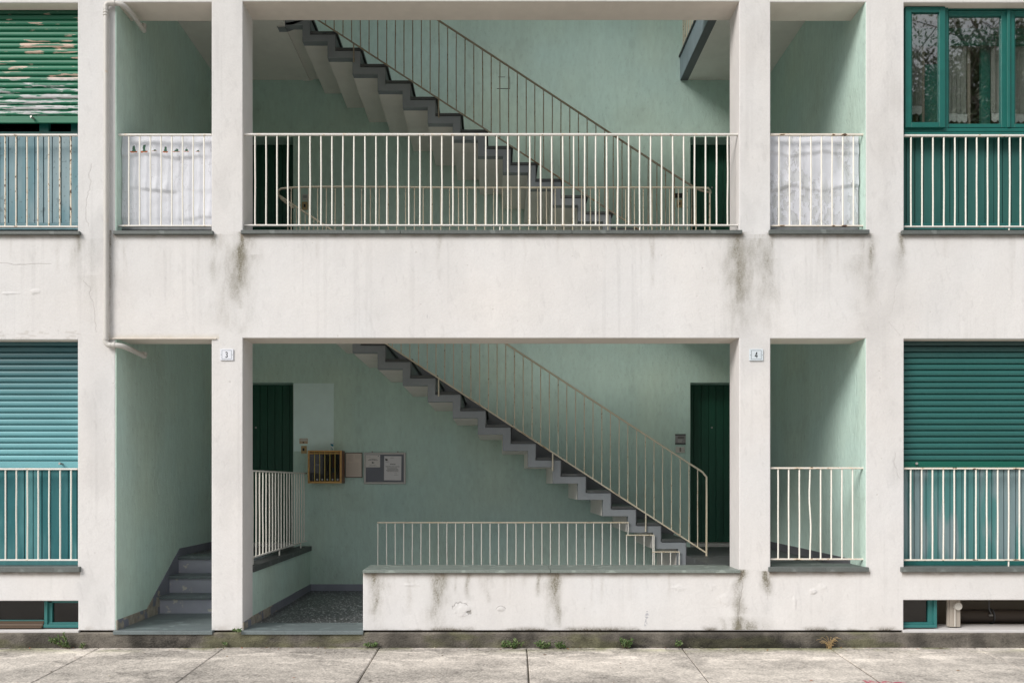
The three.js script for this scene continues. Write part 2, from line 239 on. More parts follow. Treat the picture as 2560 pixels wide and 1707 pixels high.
M.stringer = Std({ ...dadoClean, color: rgb(1.85, 1.95, 1.9), roughness: 0.5, bumpScale: 0.001 });
// painted iron
function ironTex(seed, rust, base) {
  return new Sheet(64, 512, 0, 1, 0, 1).fill((x, y, o) => {
    const r = smooth(0.62, 0.68, fbm(x * 3, y * 42, seed, 4) + rust), e = smooth(0.5, 0.62, fbm(x * 3, y * 42, seed, 4) + rust) - r, v = 1 + (noise(x * 4, y * 60, seed + 5) - 0.5) * 0.08;
    o[0] = base[0] * v * (1 - r) + r * 0.12 + e * 0.02; o[1] = base[1] * v * (1 - r) + r * 0.065 - e * 0.06; o[2] = base[2] * v * (1 - r) + r * 0.04 - e * 0.14; o[3] = -r; }).textures(THREE.RepeatWrapping);
}
M.bar = Std({ ...ironTex(4, -0.2, [0.88, 0.86, 0.79]), roughness: 0.42, bumpScale: 0.0006 });
M.bar2 = Std({ ...ironTex(5, -0.13, [0.8, 0.76, 0.66]), roughness: 0.45, bumpScale: 0.0006 });
M.barRust = Std({ ...ironTex(8, -0.02, [0.78, 0.73, 0.62]), roughness: 0.5, bumpScale: 0.001 });
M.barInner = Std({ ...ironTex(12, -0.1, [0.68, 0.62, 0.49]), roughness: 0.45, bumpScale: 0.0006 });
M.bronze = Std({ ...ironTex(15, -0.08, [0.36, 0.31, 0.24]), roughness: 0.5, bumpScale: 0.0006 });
// doors
M.door = Std({ ...new Sheet(256, 512, 0, 1, 0, 2.2).fill((x, y, o) => { const g = fbm(x * 40, y * 1.5, 4, 3), v = 0.8 + g * 0.4; o[0] = 0.007 * v; o[1] = 0.075 * v; o[2] = 0.044 * v; o[3] = g; }).textures(), roughness: 0.5, bumpScale: 0.0006 });
M.marble = flat(0.42, 0.41, 0.39, 0.5);
M.metal = flat(0.35, 0.34, 0.32, 0.35, { metalness: 0.7 });
M.black = flat(0.012, 0.012, 0.013, 0.5);
M.dark = flat(0.03, 0.028, 0.026, 0.9);
M.recessDark = flat(0.035, 0.028, 0.02, 0.95);
M.pvc = Std({ ...ironTex(22, -0.25, [0.6, 0.585, 0.555]), roughness: 0.45, bumpScale: 0.0004 });

// ------------------------------------------------------------------ the building
const building = thing('apartment_building', 'white rendered two storey facade with open green stairwell and recessed entrance bays', 'building');
const GROUND = 0.693, STOREY = 840 / 275, FIRST = GROUND + STOREY, SECOND = FIRST + STOREY;
const ENTRY = 0.152, WALLD = 2.95, STAIRD = 1.655;
const LW = -3.45, RW = 3.368;                                       // green side walls of the stairwell
{
  const P = (a) => a.map(([x, y]) => new THREE.Vector2(U(x), V(y)));
  const BOT = 1576;
  const outer = new THREE.Shape(P([[-700, -1000], [3100, -1000], [3100, BOT], [2860, BOT], [2860, 1500], [2260, 1500], [2260, BOT], [907, BOT], [907, 1432], [1849, 1432], [1849, 845], [606, 845], [606, BOT], [528, BOT], [528, 846], [287, 846], [287, BOT], [194, BOT], [194, 1502], [-420, 1502], [-420, BOT], [-700, BOT]]));
  const hole = (x0, y0, x1, y1) => outer.holes.push(new THREE.Path(P([[x0, y0], [x0, y1], [x1, y1], [x1, y0]])));
  hole(-420, 6.5, 193, 584); hole(287, 5, 528, 584); hole(606, 3, 1849, 582); hole(1927, 5, 2166, 583); hole(2261, 6, 2860, 584);
  hole(-420, 849, 193, 1429); hole(1927, 846, 2166, 1429); hole(2261, 847, 2860, 1429);
  hole(287, -835, 528, -256); hole(606, -985, 1849, -235); hole(1927, -835, 2166, -257);  // unseen top storey openings; the wide one enlarged to let more light in
  const b = 0.007, T = 0.333;
  const g = new THREE.ExtrudeGeometry(outer, { depth: T - 2 * b, bevelEnabled: true, bevelSize: b, bevelThickness: b, bevelOffset: -b, bevelSegments: 2 });
  g.translate(0, 0, -T + b);
  const p = g.attributes.position.array, n = g.attributes.normal.array, F_ = [[], [], []], N_ = [[], [], []];
  for (let i = 0; i < p.length; i += 9) {
    const z = Math.min(p[i + 2], p[i + 5], p[i + 8]), k = z > -2.2 * b ? 0 : n[i + 1] < -0.7 && Math.max(p[i + 1], p[i + 4], p[i + 7]) > V(1560) ? 2 : 1;
    for (let q = 0; q < 9; q++) { F_[k].push(p[i + q]); N_[k].push(n[i + q]); }
  }
  const mk = (k) => { const o = new THREE.BufferGeometry(); o.setAttribute('position', new THREE.Float32BufferAttribute(F_[k], 3)); o.setAttribute('normal', new THREE.Float32BufferAttribute(N_[k], 3)); return o; };
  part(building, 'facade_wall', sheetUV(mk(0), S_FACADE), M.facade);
  part(building, 'opening_reveal', muv(mk(1), 2), M.jamb); const P2 = F_[2], cut = new Map();
  for (let i = 0; i < P2.length; i += 9) { const x = (P2[i] + P2[i + 3] + P2[i + 6]) / 3, y = Math.max(P2[i + 1], P2[i + 4], P2[i + 7]), key = Math.round(y * 4) + '_' + [U(240), U(567), U(1888), U(2210)].filter((q) => x > q).length; if (!cut.has(key)) cut.set(key, [[], []]); for (let q = 0; q < 9; q++) { cut.get(key)[0].push(P2[i + q]); cut.get(key)[1].push(N_[2][i + q]); } }
  for (const [pp, nn] of cut.values()) { const o = new THREE.BufferGeometry(); o.setAttribute('position', new THREE.Float32BufferAttribute(pp, 3)); o.setAttribute('normal', new THREE.Float32BufferAttribute(nn, 3)); part(building, 'lintel_soffit', muv(o, 2), M.reveal); }
}
// sills and copings in slate
const sills = [[-420, 197, 577, 585.4, 570], [281, 531, 576, 585, 571], [600.7, 1000, 574.5, 583.6, 568], [1001, 1430, 574.5, 583.6, 568], [1431, 1856.8, 574.5, 583.6, 568], [1925, 2175.4, 573.5, 584, 570], [2257, 2860, 575, 585, 570], [-420, 197, 1417, 1430.6, 1400], [1924, 2174, 1418, 1429.6, 1410], [2256, 2860, 1418, 1430, 1400]];
for (const [a, c, t, b] of sills) part(building, 'sill', bx(U(a, -0.035), U(c, -0.035), V(b, -0.035), V(t, -0.035), -0.36, 0.035, 0.004), M.slate);
for (const [a, c] of [[907, 1376.5], [1377.5, 1852]]) part(building, 'coping', bx(U(a, -0.03) - (a === 907 ? 0.004 : 0), U(c, -0.03), V(1432.5, -0.03), V(1425, -0.03), -0.47, 0.03, 0.004), M.coping);
// narrow drip ledge over the entrance bay on the left
part(building, 'drip_ledge', bx(U(270), U(541), V(848), V(845), -0.02, 0.014, 0.003), M.reveal);
// plinth, recess and basement sills
const S_PLINTH = new Sheet(2048, 128, U(-60), U(2620), -0.02, 0.15);
S_PLINTH.fill((x, y, o) => {
  const a = fbm(x * 1.6, y * 5, 3, 4), b = fbm(x * 11, y * 14, 5, 4), sp = noise(x * 130, y * 130, 7), v = 0.6 + 0.6 * (b - 0.5) + 0.25 * (sp - 0.5) + smooth(0.1, 0.135, y) * 0.25 - 0.35 * smooth(0.5, 0.65, a) * (1 - smooth(0, 0.1, y) * 0.4);
  const moss = smooth(0.46, 0.66, fbm(x * 2.1 + 9, y * 7, 13, 4)) * 0.8; const wet = smooth(0.55, 0.75, fbm(x * 3.4, y * 2, 31, 3));
  const m = clamp(v * (1 - 0.5 * wet), 0.12, 1.3) * 0.86;
  o[0] = 0.27 * m * (1 - 0.2 * moss); o[1] = 0.245 * m * (1 - 0.13 * moss); o[2] = 0.21 * m * (1 - 0.42 * moss); o[3] = (b - 0.5) * 2 + (sp - 0.5); });
M.plinth = Std({ ...S_PLINTH.textures(), roughness: 0.95, bumpScale: 0.004 });
part(building, 'plinth', sheetUV(bx(U(-700), U(3100), -0.1, 0.134, -0.3, 0.03, 0.006), S_PLINTH), M.plinth);
for (const [a, c] of [[194, 287], [528, 606], [907, 2260]]) part(building, 'recess_strip', bx(U(a) + 0.004, U(c) - 0.004, 0.1, 0.16, -0.31, -0.025), M.recessDark);  // dark strip set back in the gap between wall and plinth
M.whitesill = Std({ ...plasterTex, color: rgb(0.8, 0.79, 0.79), bumpScale: 0.001, roughness: 0.8 });
for (const [a, c] of [[-420, 196.5], [2257.5, 2860]]) part(building, 'basement_sill', bx(U(a), U(c), 0.1, 0.154, -0.34, 0.012, 0.006), M.whitesill);
// thresholds and floors
for (const [a, c, zz] of [[281, 530.5, -1.1], [602, 908, -0.42]]) part(building, 'threshold', bx(U(a, -0.045), U(c, -0.045) - 0.003, 0.12, ENTRY + 0.003, zz, 0.045, 0.004), M.step);
part(building, 'entry_floor', muv(bx(LW - 0.05, RW, ENTRY - 0.2, ENTRY - 0.004, -WALLD - 0.3, -0.34), 1.2), M.terrazzo);
// green shell of the stairwell
{
  const back = new THREE.Shape([[LW - 0.1, 0], [RW + 0.1, 0], [RW + 0.1, 9.6], [LW - 0.1, 9.6]].map((q) => new THREE.Vector2(...q)));
  for (const base of [GROUND, FIRST]) for (const [a, c] of [[-3.38, -2.517], [2.43, 3.29]]) back.holes.push(new THREE.Path([[a, base], [a, base + 2.045], [c, base + 2.045], [c, base]].map((q) => new THREE.Vector2(...q))));
  const g = new THREE.ExtrudeGeometry(back, { depth: 0.3, bevelEnabled: false }); g.translate(0, 0, -WALLD - 0.3);
  part(building, 'stairwell_wall', muv(g, 2.4), M.green);
  part(building, 'side_wall', muv(bx(LW - 0.1, LW, 0.158, 9.6, -WALLD, -0.004), 2.4, 0.7), M.green);
  part(building, 'side_wall', muv(bx(RW, RW + 0.1, 0.158, 9.6, -WALLD, -0.004), 2.4, 1.9), M.green);
  // platform wall under the railing beside the entrance, and the pieces of floor
  part(building, 'platform_wall', muv(bx(-2.42, -2.303, ENTRY - 0.1, 0.65, -WALLD, -0.333), 2.4, 0.3), M.green);
  part(building, 'platform_sill', bx(-2.45, -2.285, 0.646, 0.704, -WALLD, -0.334, 0.004), M.tread);
  part(building, 'platform_floor', muv(bx(LW, -2.42, GROUND - 0.2, GROUND, -WALLD, -1.57), 1.2), M.terrazzo);
  part(building, 'landing_slab', muv(bx(2.096, RW, GROUND - 0.3, GROUND, -WALLD, -0.333), 1.2), M.tread);
  // first floor slabs
  const slab = (x0, x1, top, z0, z1) => { part(building, 'floor_slab', muv(bx(x0, x1, top - 0.3, top - 0.03, z0, z1), 2), M.soffit); part(building, 'floor_finish', bx(x0 + 0.003, x1 - 0.003, top - 0.029, top, z0 + 0.003, z1 + 0.001), M.floorTile); };
  slab(LW, RW, FIRST, -1.46, -0.333); slab(LW, -2.309, FIRST, -WALLD, -1.462); slab(2.096, RW, FIRST, -WALLD, -1.462);
  slab(LW, RW, SECOND, -1.46, -0.333); slab(LW, -2.309, SECOND, -WALLD, -1.462); slab(2.31, RW, SECOND, -WALLD, -1.462);
  part(building, 'slab_edge', bx(2.302, 2.309, SECOND - 0.303, SECOND - 0.02, -WALLD, -1.462), M.slabEdge);
  part(building, 'slab_edge', bx(2.31, 2.4, SECOND - 0.304, SECOND - 0.3005, -WALLD, -1.462), M.dado);
  part(building, 'slab_nosing', bx(2.285, 2.34, SECOND - 0.019, SECOND + 0.004, -WALLD, -1.46), M.tread);
  part(building, 'roof_slab', bx(U(-700), U(3100), 9.5, 9.75, -6, 0.4), M.soffit);
  part(building, 'paint_patch', muv(bx(-2.51, U(834, 2.95), V(1128, 2.95), V(958, 2.95), -WALLD - 0.01, -WALLD + 0.0025), 2), M.patch);
  // sealed hatch on the upper wall
  const hx0 = U(1242, WALLD), hx1 = U(1275, WALLD), hy0 = V(222, WALLD), hy1 = V(192, WALLD), hw = 0.004, zf = -WALLD;
  part(building, 'hatch', join(bx(hx0, hx1, hy0, hy0 + hw * 1.5, zf, zf + 0.003), bx(hx1 - hw, hx1, hy0 + hw * 1.5, hy1, zf, zf + 0.003), bx(hx0 + 0.02, hx1 - 0.06, hy1 - hw, hy1, zf, zf + 0.0028)), M.dark);
  // skirtings
  part(building, 'skirting', bx(-2.302, 2.0, ENTRY - 0.01, ENTRY + 0.078, -WALLD, -WALLD + 0.012, 0.002, 2), M.dadoLight);
  const sk = (x, pts, th) => { const s = new THREE.Shape(pts.map(([d, y]) => new THREE.Vector2(-d, y))); const g2 = new THREE.ExtrudeGeometry(s, { depth: th, bevelEnabled: false }); g2.rotateY(-Math.PI / 2); g2.translate(x, 0, 0);
    const p = g2.attributes.position, uv = new Float32Array(p.count * 2); for (let i = 0; i < p.count; i++) { uv[2 * i] = (p.getZ(i) + 2.95) / 3; uv[2 * i + 1] = p.getY(i) / 1.5; } g2.setAttribute('uv', new THREE.BufferAttribute(uv, 2)); return g2; };
  part(building, 'skirting', sk(LW + 0.008, [[0.004, ENTRY - 0.02], [0.004, 0.243], [0.7, 0.247], [1.6, 0.776], [2.94, 0.776], [2.94, 0.5], [1.6, 0.5], [1.0, 0.1]], 0.012), M.flaked, 'stepped grey skirting with flaking paint');
  part(building, 'skirting', sk(-2.292, [[0.004, ENTRY - 0.02], [0.004, 0.222], [0.3, 0.232], [2.93, 0.232], [2.93, ENTRY - 0.02]], 0.012), M.flaked);
  part(building, 'skirting', sk(RW + 0.004, [[0.335, GROUND - 0.02], [0.335, 0.775], [2.94, 0.775], [2.94, GROUND - 0.02]], 0.012), M.dado);
}
// doors
function door(x0, x1, base, label) {
  const d = WALLD + 0.25, g = new THREE.Group(); g.name = 'door'; building.add(g); g.userData.label = label; g.name = numbered('door');
  const n = 9, w = (x1 - x0 - 0.012) / n;
  for (let i = 0; i < n; i++) part(g, 'plank', bx(x0 + 0.006 + i * w + 0.002, x0 + 0.006 + (i + 1) * w - 0.002, base + 0.045, base + 2.05, -d - 0.03, -d, 0.004), M.door);
  part(g, 'backing', bx(x0, x1, base, base + 2.06, -d - 0.06, -d - 0.012), M.door);
  part(g, 'door_step', bx(x0, x1, base + 0.001, base + 0.043, -d - 0.03, -WALLD - 0.004, 0.004), M.marble);
  const kx = x0 < 0 ? x0 + 0.1 : x1 - 0.1;
  part(g, 'peephole', rod([(x0 + x1) / 2 - 0.1, base + 1.5, -d], [(x0 + x1) / 2 - 0.1, base + 1.5, -d + 0.008], 0.012, 10), M.metal);
  part(g, 'handle', join(rod([kx, base + 1.02, -d], [kx, base + 1.02, -d + 0.05], 0.012, 8), rod([kx, base + 1.02, -d + 0.045], [kx + (x0 < 0 ? 0.09 : -0.09), base + 1.02, -d + 0.045], 0.009, 8)), M.metal);
}
door(-3.38, -2.517, GROUND, 'dark green plank door beside the letterbox'); door(2.43, 3.29, GROUND, 'dark green plank door right of the lower stairs');
door(-3.38, -2.517, FIRST, 'upper dark green door at the head of the stairs'); door(2.43, 3.29, FIRST, 'upper dark green door at the foot of the upper flight');

// side wings behind the bays
part(building, 'wing_wall', join(bx(U(-700), LW - 0.1, 0.5, 9.5, -4, -0.35), bx(U(-700), LW - 0.1, -0.1, 0.5, -4, -0.9)), M.dark);
part(building, 'wing_wall', join(bx(RW + 0.1, U(3100), 0.5, FIRST, -4, -0.35), bx(RW + 0.1, U(3100), -0.1, 0.5, -4, -0.9), bx(RW + 0.1, U(3100), 6.5, 9.5, -4, -0.35), bx(U(2870), U(3100), FIRST, 6.5, -4, -0.35), bx(RW + 0.1, U(2870), FIRST, 6.5, -4, -3)), flat(0.42, 0.36, 0.28, 0.9));

// roller shutters
function shutterSheet(seed, w, h, fn) { return Std({ ...new Sheet(768, 512, 0, w, 0, h).fill(fn).textures(), roughness: 0.5, bumpScale: 0.0012 }); }
function shutter(x0, x1, yTop, yBot, n, z, mat, label, barMat, knobX) {
  const g = new THREE.Group(); g.name = numbered('roller_shutter'); g.userData.label = label; building.add(g);
  const barH = 0.066, H = yTop - yBot, p = (H - barH) / n;
  for (let i = 0; i < n; i++) {
    const y0 = yBot + barH + i * p, prof = [], K = 7; prof.push([0.002, -0.012]);
    for (let k = 0; k <= K; k++) { const t = k / K, a = (t - 0.5) * 2; prof.push([0.005 + t * (p - 0.0095), 0.0095 * Math.sqrt(Math.max(0, 1 - a * a * 0.93)) - (t < 0.1 ? 0.002 : 0)]); }
    prof.push([p - 0.003, -0.012]);
    const pos = [], uv = [], idx = []; const jit = (hash(i, n, 3) - 0.5) * 0.0015;
    prof.forEach(([y, zz], k) => { for (const x of [x0, x1]) { pos.push(x, y0 + y, z + zz + jit); uv.push((x - x0) / (x1 - x0), (y0 + y - yBot) / H); } if (k) { const a = 2 * k - 2; idx.push(a, a + 1, a + 3, a, a + 3, a + 2); } });
    const geo = new THREE.BufferGeometry(); geo.setAttribute('position', new THREE.Float32BufferAttribute(pos, 3)); geo.setAttribute('uv', new THREE.Float32BufferAttribute(uv, 2)); geo.setIndex(idx); geo.computeVertexNormals();
    part(g, 'slat', geo, mat);
  }
  const b = bx(x0, x1, yBot, yBot + barH - 0.003, z - 0.012, z + 0.012, 0.003); { const q = b.attributes.position, uv = b.attributes.uv; for (let i = 0; i < q.count; i++) uv.setXY(i, (q.getX(i) - x0) / (x1 - x0), (q.getY(i) - yBot) / H); }
  part(g, 'bottom_rail', b, barMat || mat);
  if (knobX !== undefined) part(g, 'stop_knob', rod([knobX, yBot + 0.036, z + 0.01], [knobX - 0.012, yBot + 0.042, z + 0.05], 0.009, 8, 0.012), M.metal);
  part(g, 'backing', bx(x0, x1, yBot + 0.02, yTop, z - 0.05, z - 0.02), M.dark);
  return g;
}
const XL0 = U(-420, 0.13), XL1 = U(193, 0) , XR0 = U(2261, 0), XR1 = U(2860, 0.13);
const hL = V(24, 0.13) - V(308, 0.13);
const PEEL = [[50, 88, 57, 65], [142, 166, 88, 94], [-60, 24, 102, 107], [42, 160, 102, 108], [28, 164, 109, 121], [40, 90, 127, 135], [110, 172, 127, 135], [136, 192, 144, 150], [4, 44, 168, 176], [-20, 46, 193, 204], [98, 194, 192, 204], [170, 194, 208, 214], [-30, 36, 222, 233], [112, 194, 221, 233], [28, 194, 236, 248], [-60, 200, 250, 261], [-60, 200, 263, 274], [-60, 200, 276, 287], [-300, -100, 200, 290], [-330, -200, 90, 140]];
M.shutterPeel = shutterSheet(3, 2.26, hL, (x, y, o) => {                                        // old paint scaling off timber
  const xr = x - (2.26 - 0.72), ty = y / hL, row = Math.floor(y / 0.0505), v = 0.85 + 0.3 * fbm(x * 2, y * 30, 4, 3);
  const qx = 193 - (2.26 - x) / 0.003695, qy = 308 - y / 0.003695; let zone = qy < 290 && qy > 30 ? -0.16 - 0.2 * smooth(200, 120, qy) : -1;
  for (const [a, b, c, d] of PEEL) { const ex = Math.min(qx - a, b - qx) / 26, ey = Math.min(qy - c, d - qy) / 5; zone = Math.max(zone, Math.min(ex, ey, 0.55)); }
  const zoneOld = 0.15 * Math.exp(-Math.pow((ty - 0.68) / 0.055, 2)) * smooth(2.05, 1.85, Math.abs(xr - 0.35) * 2 + 1.2) + 0.11 * Math.exp(-Math.pow((ty - 0.3) / 0.1, 2)) + 0.15 * Math.exp(-Math.pow((ty - 0.13) / 0.1, 2));
  const k = smooth(0.47, 0.53, fbm(x * 8 + row * 7.3, y * 85, 8, 5) * 0.8 + Math.min(zone, 0.4) * 0.33) * (zone > -0.5 ? 1 : 0);
  const faded = smooth(0.85, 1, ty) * 0.6, pk = smooth(0.36, 0.42, ty);  // green goes darker towards the top slats
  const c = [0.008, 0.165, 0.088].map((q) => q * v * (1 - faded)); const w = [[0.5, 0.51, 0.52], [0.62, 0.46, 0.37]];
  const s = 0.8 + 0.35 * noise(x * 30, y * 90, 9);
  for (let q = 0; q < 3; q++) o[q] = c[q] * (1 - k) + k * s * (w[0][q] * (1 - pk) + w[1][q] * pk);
  o[3] = -k * 0.9 + fbm(x * 8, y * 80, 5, 3) * 0.4; });
const hLL = V(851, 0.13) - V(1170, 0.13);
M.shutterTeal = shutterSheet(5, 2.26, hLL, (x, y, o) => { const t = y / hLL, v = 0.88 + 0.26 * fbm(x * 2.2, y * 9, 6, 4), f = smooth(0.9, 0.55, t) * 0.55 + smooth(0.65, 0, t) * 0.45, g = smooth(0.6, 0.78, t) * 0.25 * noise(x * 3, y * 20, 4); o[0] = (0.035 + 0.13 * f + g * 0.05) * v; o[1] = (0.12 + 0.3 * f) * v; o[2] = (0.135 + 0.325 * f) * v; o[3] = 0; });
const hR = V(850, 0.13) - V(1170, 0.13);
M.shutterGreen = shutterSheet(7, 2.2, hR, (x, y, o) => { const t = y / hR, v = 0.9 + 0.22 * fbm(x * 2, y * 9, 7, 4), dull = smooth(0.8, 1, t); o[0] = (0.022 + 0.01 * dull) * v; o[1] = 0.125 * v * (1 - 0.4 * dull); o[2] = 0.115 * v * (1 - 0.35 * dull); o[3] = 0; });  // top slats coloured duller and darker
M.greenBar = flat(0.006, 0.115, 0.08, 0.4);
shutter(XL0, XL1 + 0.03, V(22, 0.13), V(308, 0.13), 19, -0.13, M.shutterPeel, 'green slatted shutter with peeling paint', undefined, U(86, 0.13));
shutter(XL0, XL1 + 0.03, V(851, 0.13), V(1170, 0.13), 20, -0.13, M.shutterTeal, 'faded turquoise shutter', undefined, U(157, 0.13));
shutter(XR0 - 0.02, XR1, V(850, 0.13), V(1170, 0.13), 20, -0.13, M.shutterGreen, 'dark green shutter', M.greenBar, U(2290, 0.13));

// panels of upright boards behind the bay railings
function boards(x0, x1, y0, y1, z, mat, label, pitch, phase, railMat) {
  const g = new THREE.Group(); g.name = numbered('board_panel'); g.userData.label = label; building.add(g);
  for (let x = x0 - phase, i = 0; x < x1; x += pitch, i++) {
    const a = Math.max(x0, x), b = Math.min(x1, x + pitch); if (b - a < 0.012) continue;
    const geo = join(bx(a + 0.002, b - 0.005, y0 + 0.065, y1, z - 0.014, z + (i % 2 ? 0.0016 : 0), 0.003)); const q = geo.attributes.position, uv = geo.attributes.uv; for (let k = 0; k < q.count; k++) uv.setXY(k, (q.getX(k) - x0) / (x1 - x0), (q.getY(k) - y0) / (y1 - y0));
    part(g, 'board', geo, mat);
  }
  part(g, 'backing', bx(x0, x1, y0, y1, z - 0.04, z - 0.012), M.dark);
  const rb = bx(x0, x1, y0, y0 + 0.062, z - 0.01, z + 0.014, 0.003); { const q = rb.attributes.position, uv = rb.attributes.uv; for (let k = 0; k < q.count; k++) uv.setXY(k, (q.getX(k) - x0) / (x1 - x0), (q.getY(k) - y0) / (y1 - y0)); }
  part(g, 'bottom_board', rb, railMat || mat);
  return g;
}
const boardMat = (seed, fn) => Std({ ...new Sheet(768, 384, 0, 2.2, 0, 0.9).fill(fn).textures(), roughness: 0.5, bumpScale: 0.001 });
const mixc = (a, b, t) => a.map((q, i) => q + (b[i] - q) * t);
M.boardUL = boardMat(1, (x, y, o) => { const t = fbm(x * 9, y * 1.3, 5, 4), c = mixc([0.13, 0.27, 0.32], [0.26, 0.37, 0.41], smooth(0.3, 0.7, t)); const e = smooth(0.85, 0.7, y); const s = 0.8 + 0.2 * e + (noise(x * 60, y * 12, 3) - 0.5) * 0.1 - 0.3 * smooth(0.86, 0.9, noise(x * 60, y * 34, 12)); o[0] = c[0] * s; o[1] = c[1] * s; o[2] = c[2] * s; o[3] = 0; });
M.boardLL = boardMat(2, (x, y, o) => { const t = fbm(x * 7, y * 1.6, 8, 4), c = mixc([0.02, 0.16, 0.18], [0.1, 0.3, 0.32], smooth(0.3, 0.75, t)); const s = 0.9 + (noise(x * 60, y * 12, 3) - 0.5) * 0.12; o[0] = c[0] * s; o[1] = c[1] * s; o[2] = c[2] * s; o[3] = 0; });
M.boardUR = boardMat(3, (x, y, o) => { const t = fbm(x * 7, y * 1.6, 9, 4), c = mixc([0.014, 0.1, 0.088], [0.035, 0.15, 0.135], t); o[0] = c[0]; o[1] = c[1]; o[2] = c[2]; o[3] = 0; });
M.boardLR = boardMat(4, (x, y, o) => { const t = smooth(0.5, 0.66, fbm(x * 8, y * 1.1 + 4, 10, 4) + 0.16 * Math.exp(-Math.pow((x - 0.72) / 0.22, 2)) * smooth(0.3, 0.5, y) + 0.12 * smooth(0.25, 0.05, y)), c = mixc([0.2, 0.29, 0.31], [0.05, 0.22, 0.215], t * 0.85), w = noise(x * 70, y * 6, 4) * 0.025; o[0] = c[0] + w; o[1] = c[1] + w; o[2] = c[2] + w; o[3] = 0; });
M.railUL = flat(0.14, 0.27, 0.31, 0.5); M.railLL = flat(0.06, 0.22, 0.23, 0.5); M.railR = flat(0.02, 0.15, 0.14, 0.5);
boards(XL0, XL1 + 0.03, V(575, 0.16), V(337, 0.16), -0.16, M.boardUL, 'faded blue grey boards', 0.0815, 0.02, M.railUL);
boards(XL0, XL1 + 0.03, V(1418, 0.16), V(1170, 0.16), -0.16, M.boardLL, 'turquoise boards', 0.0815, 0.035, M.railLL);
boards(XR0 - 0.03, XR1, V(575, 0.16), V(337, 0.16), -0.16, M.boardUR, 'dark green boards', 0.0815, 0.036, M.railR);
boards(XR0 - 0.03, XR1, V(1418, 0.16), V(1170, 0.16), -0.16, M.boardLR, 'patchy grey and teal boards', 0.0555, 0.02, M.railR);

// windows
M.frame = Std({ ...new Sheet(256, 512, 0, 1, 0, 1).fill((x, y, o) => { const v = 0.86 + 0.28 * fbm(x * 12, y * 12, 4, 4); o[0] = 0.011 * v; o[1] = 0.135 * v; o[2] = 0.115 * v; o[3] = fbm(x * 30, y * 4, 5, 2); }).textures(), roughness: 0.38, bumpScale: 0.0006 });
M.teal = flat(0.03, 0.17, 0.165, 0.45);
M.glass = new THREE.MeshPhysicalMaterial({ color: rgb(0.9, 0.93, 0.92), roughness: 0.015, transmission: 1, thickness: 0, ior: 2.6, side: THREE.DoubleSide });
M.glassDim = new THREE.MeshPhysicalMaterial({ color: rgb(0.5, 0.5, 0.5), roughness: 0.08, transmission: 1, thickness: 0, ior: 1.5, side: THREE.DoubleSide });
{
  const w = new THREE.Group(); w.name = numbered('window'); w.userData.label = 'green framed window with lace curtains'; building.add(w);
  const R = (x0, x1, y0, y1, d0, d1, r = 0.004) => bx(U(x0, d0), U(x1, d0), V(y1, d0), V(y0, d0), -d1, -d0, r);
  // outer frame
  part(w, 'frame', join(R(2262, 2860, 9.5, 17, 0.09, 0.16), R(2262, 2860, 320, 329, 0.085, 0.16), R(2262, 2860, 329.5, 336.5, 0.06, 0.16), R(2255, 2266, 17, 320, 0.1, 0.16), R(2364, 2372, 17, 320, 0.088, 0.16), R(2520.5, 2528, 25, 318, 0.075, 0.16), R(2372, 2680, 18, 24, 0.1, 0.16), R(2680, 2690, 17, 320, 0.088, 0.16)), M.frame);
  const sash = (gx0, gx1, gy0, gy1, sl, sr, st, sb, d) => {
    part(w, 'sash', join(R(gx0 - sl, gx0, gy0 - st, gy1 + sb, d, d + 0.045), R(gx1, gx1 + sr, gy0 - st, gy1 + sb, d, d + 0.045), R(gx0, gx1, gy0 - st, gy0, d, d + 0.045), R(gx0, gx1, gy1, gy1 + sb, d, d + 0.045), R(gx0, gx0 + 1.5, gy0, gy1, d + 0.012, d + 0.03, 0), R(gx1 - 1.5, gx1, gy0, gy1, d + 0.012, d + 0.03, 0)), M.frame);
    part(w, 'pane', bx(U(gx0, d), U(gx1, d), V(gy1, d), V(gy0, d), -d - 0.024, -d - 0.021), M.glass);
  };
  sash(2280, 2350, 30, 305, 15, 15, 14, 13, 0.055); sash(2372.5, 2505, 39, 309, 0.5, 15.5, 13, 10, 0.1); sash(2538, 2672, 39, 309, 10, 8, 13, 10, 0.1); sash(2705, 2845, 39, 309, 15, 18, 22, 12, 0.1);
  // lowered roller behind the glass and an inner frame
  for (let i = 0; i < 3; i++) part(w, 'inner_slat', bx(U(2262, 0.3), U(2860, 0.3), V(83 + i * 15, 0.3), V(69 + i * 15, 0.3), -0.33, -0.3, 0.006), flat(0.05, 0.2, 0.15, 0.5));
  part(w, 'inner_frame', join(R(2303, 2309, 40, 310, 0.34, 0.38), R(2312, 2352, 160, 312, 0.36, 0.4), R(2455, 2478, 60, 320, 0.36, 0.4)), flat(0.03, 0.19, 0.15, 0.5));
  part(w, 'inner_post', join(R(2420, 2428, 60, 320, 0.36, 0.39), R(2307, 2313, 60, 320, 0.33, 0.36)), flat(0.4, 0.34, 0.28, 0.6));
}
// the slot under the half closed shutter
{
  const w = new THREE.Group(); w.name = numbered('window'); building.add(w);
  part(w, 'frame', join(bx(XL0, XL1 + 0.03, V(336, 0.2), V(329, 0.2), -0.24, -0.2), bx(U(97, 0.2), U(120, 0.2), V(330, 0.2), V(300, 0.2), -0.24, -0.2), bx(U(175, 0.2), U(192, 0.2), V(330, 0.2), V(300, 0.2), -0.24, -0.21)), M.frame);
  part(w, 'pane', bx(XL0, XL1 + 0.03, V(331, 0.24), V(290, 0.24), -0.246, -0.243), M.glassDim);
}
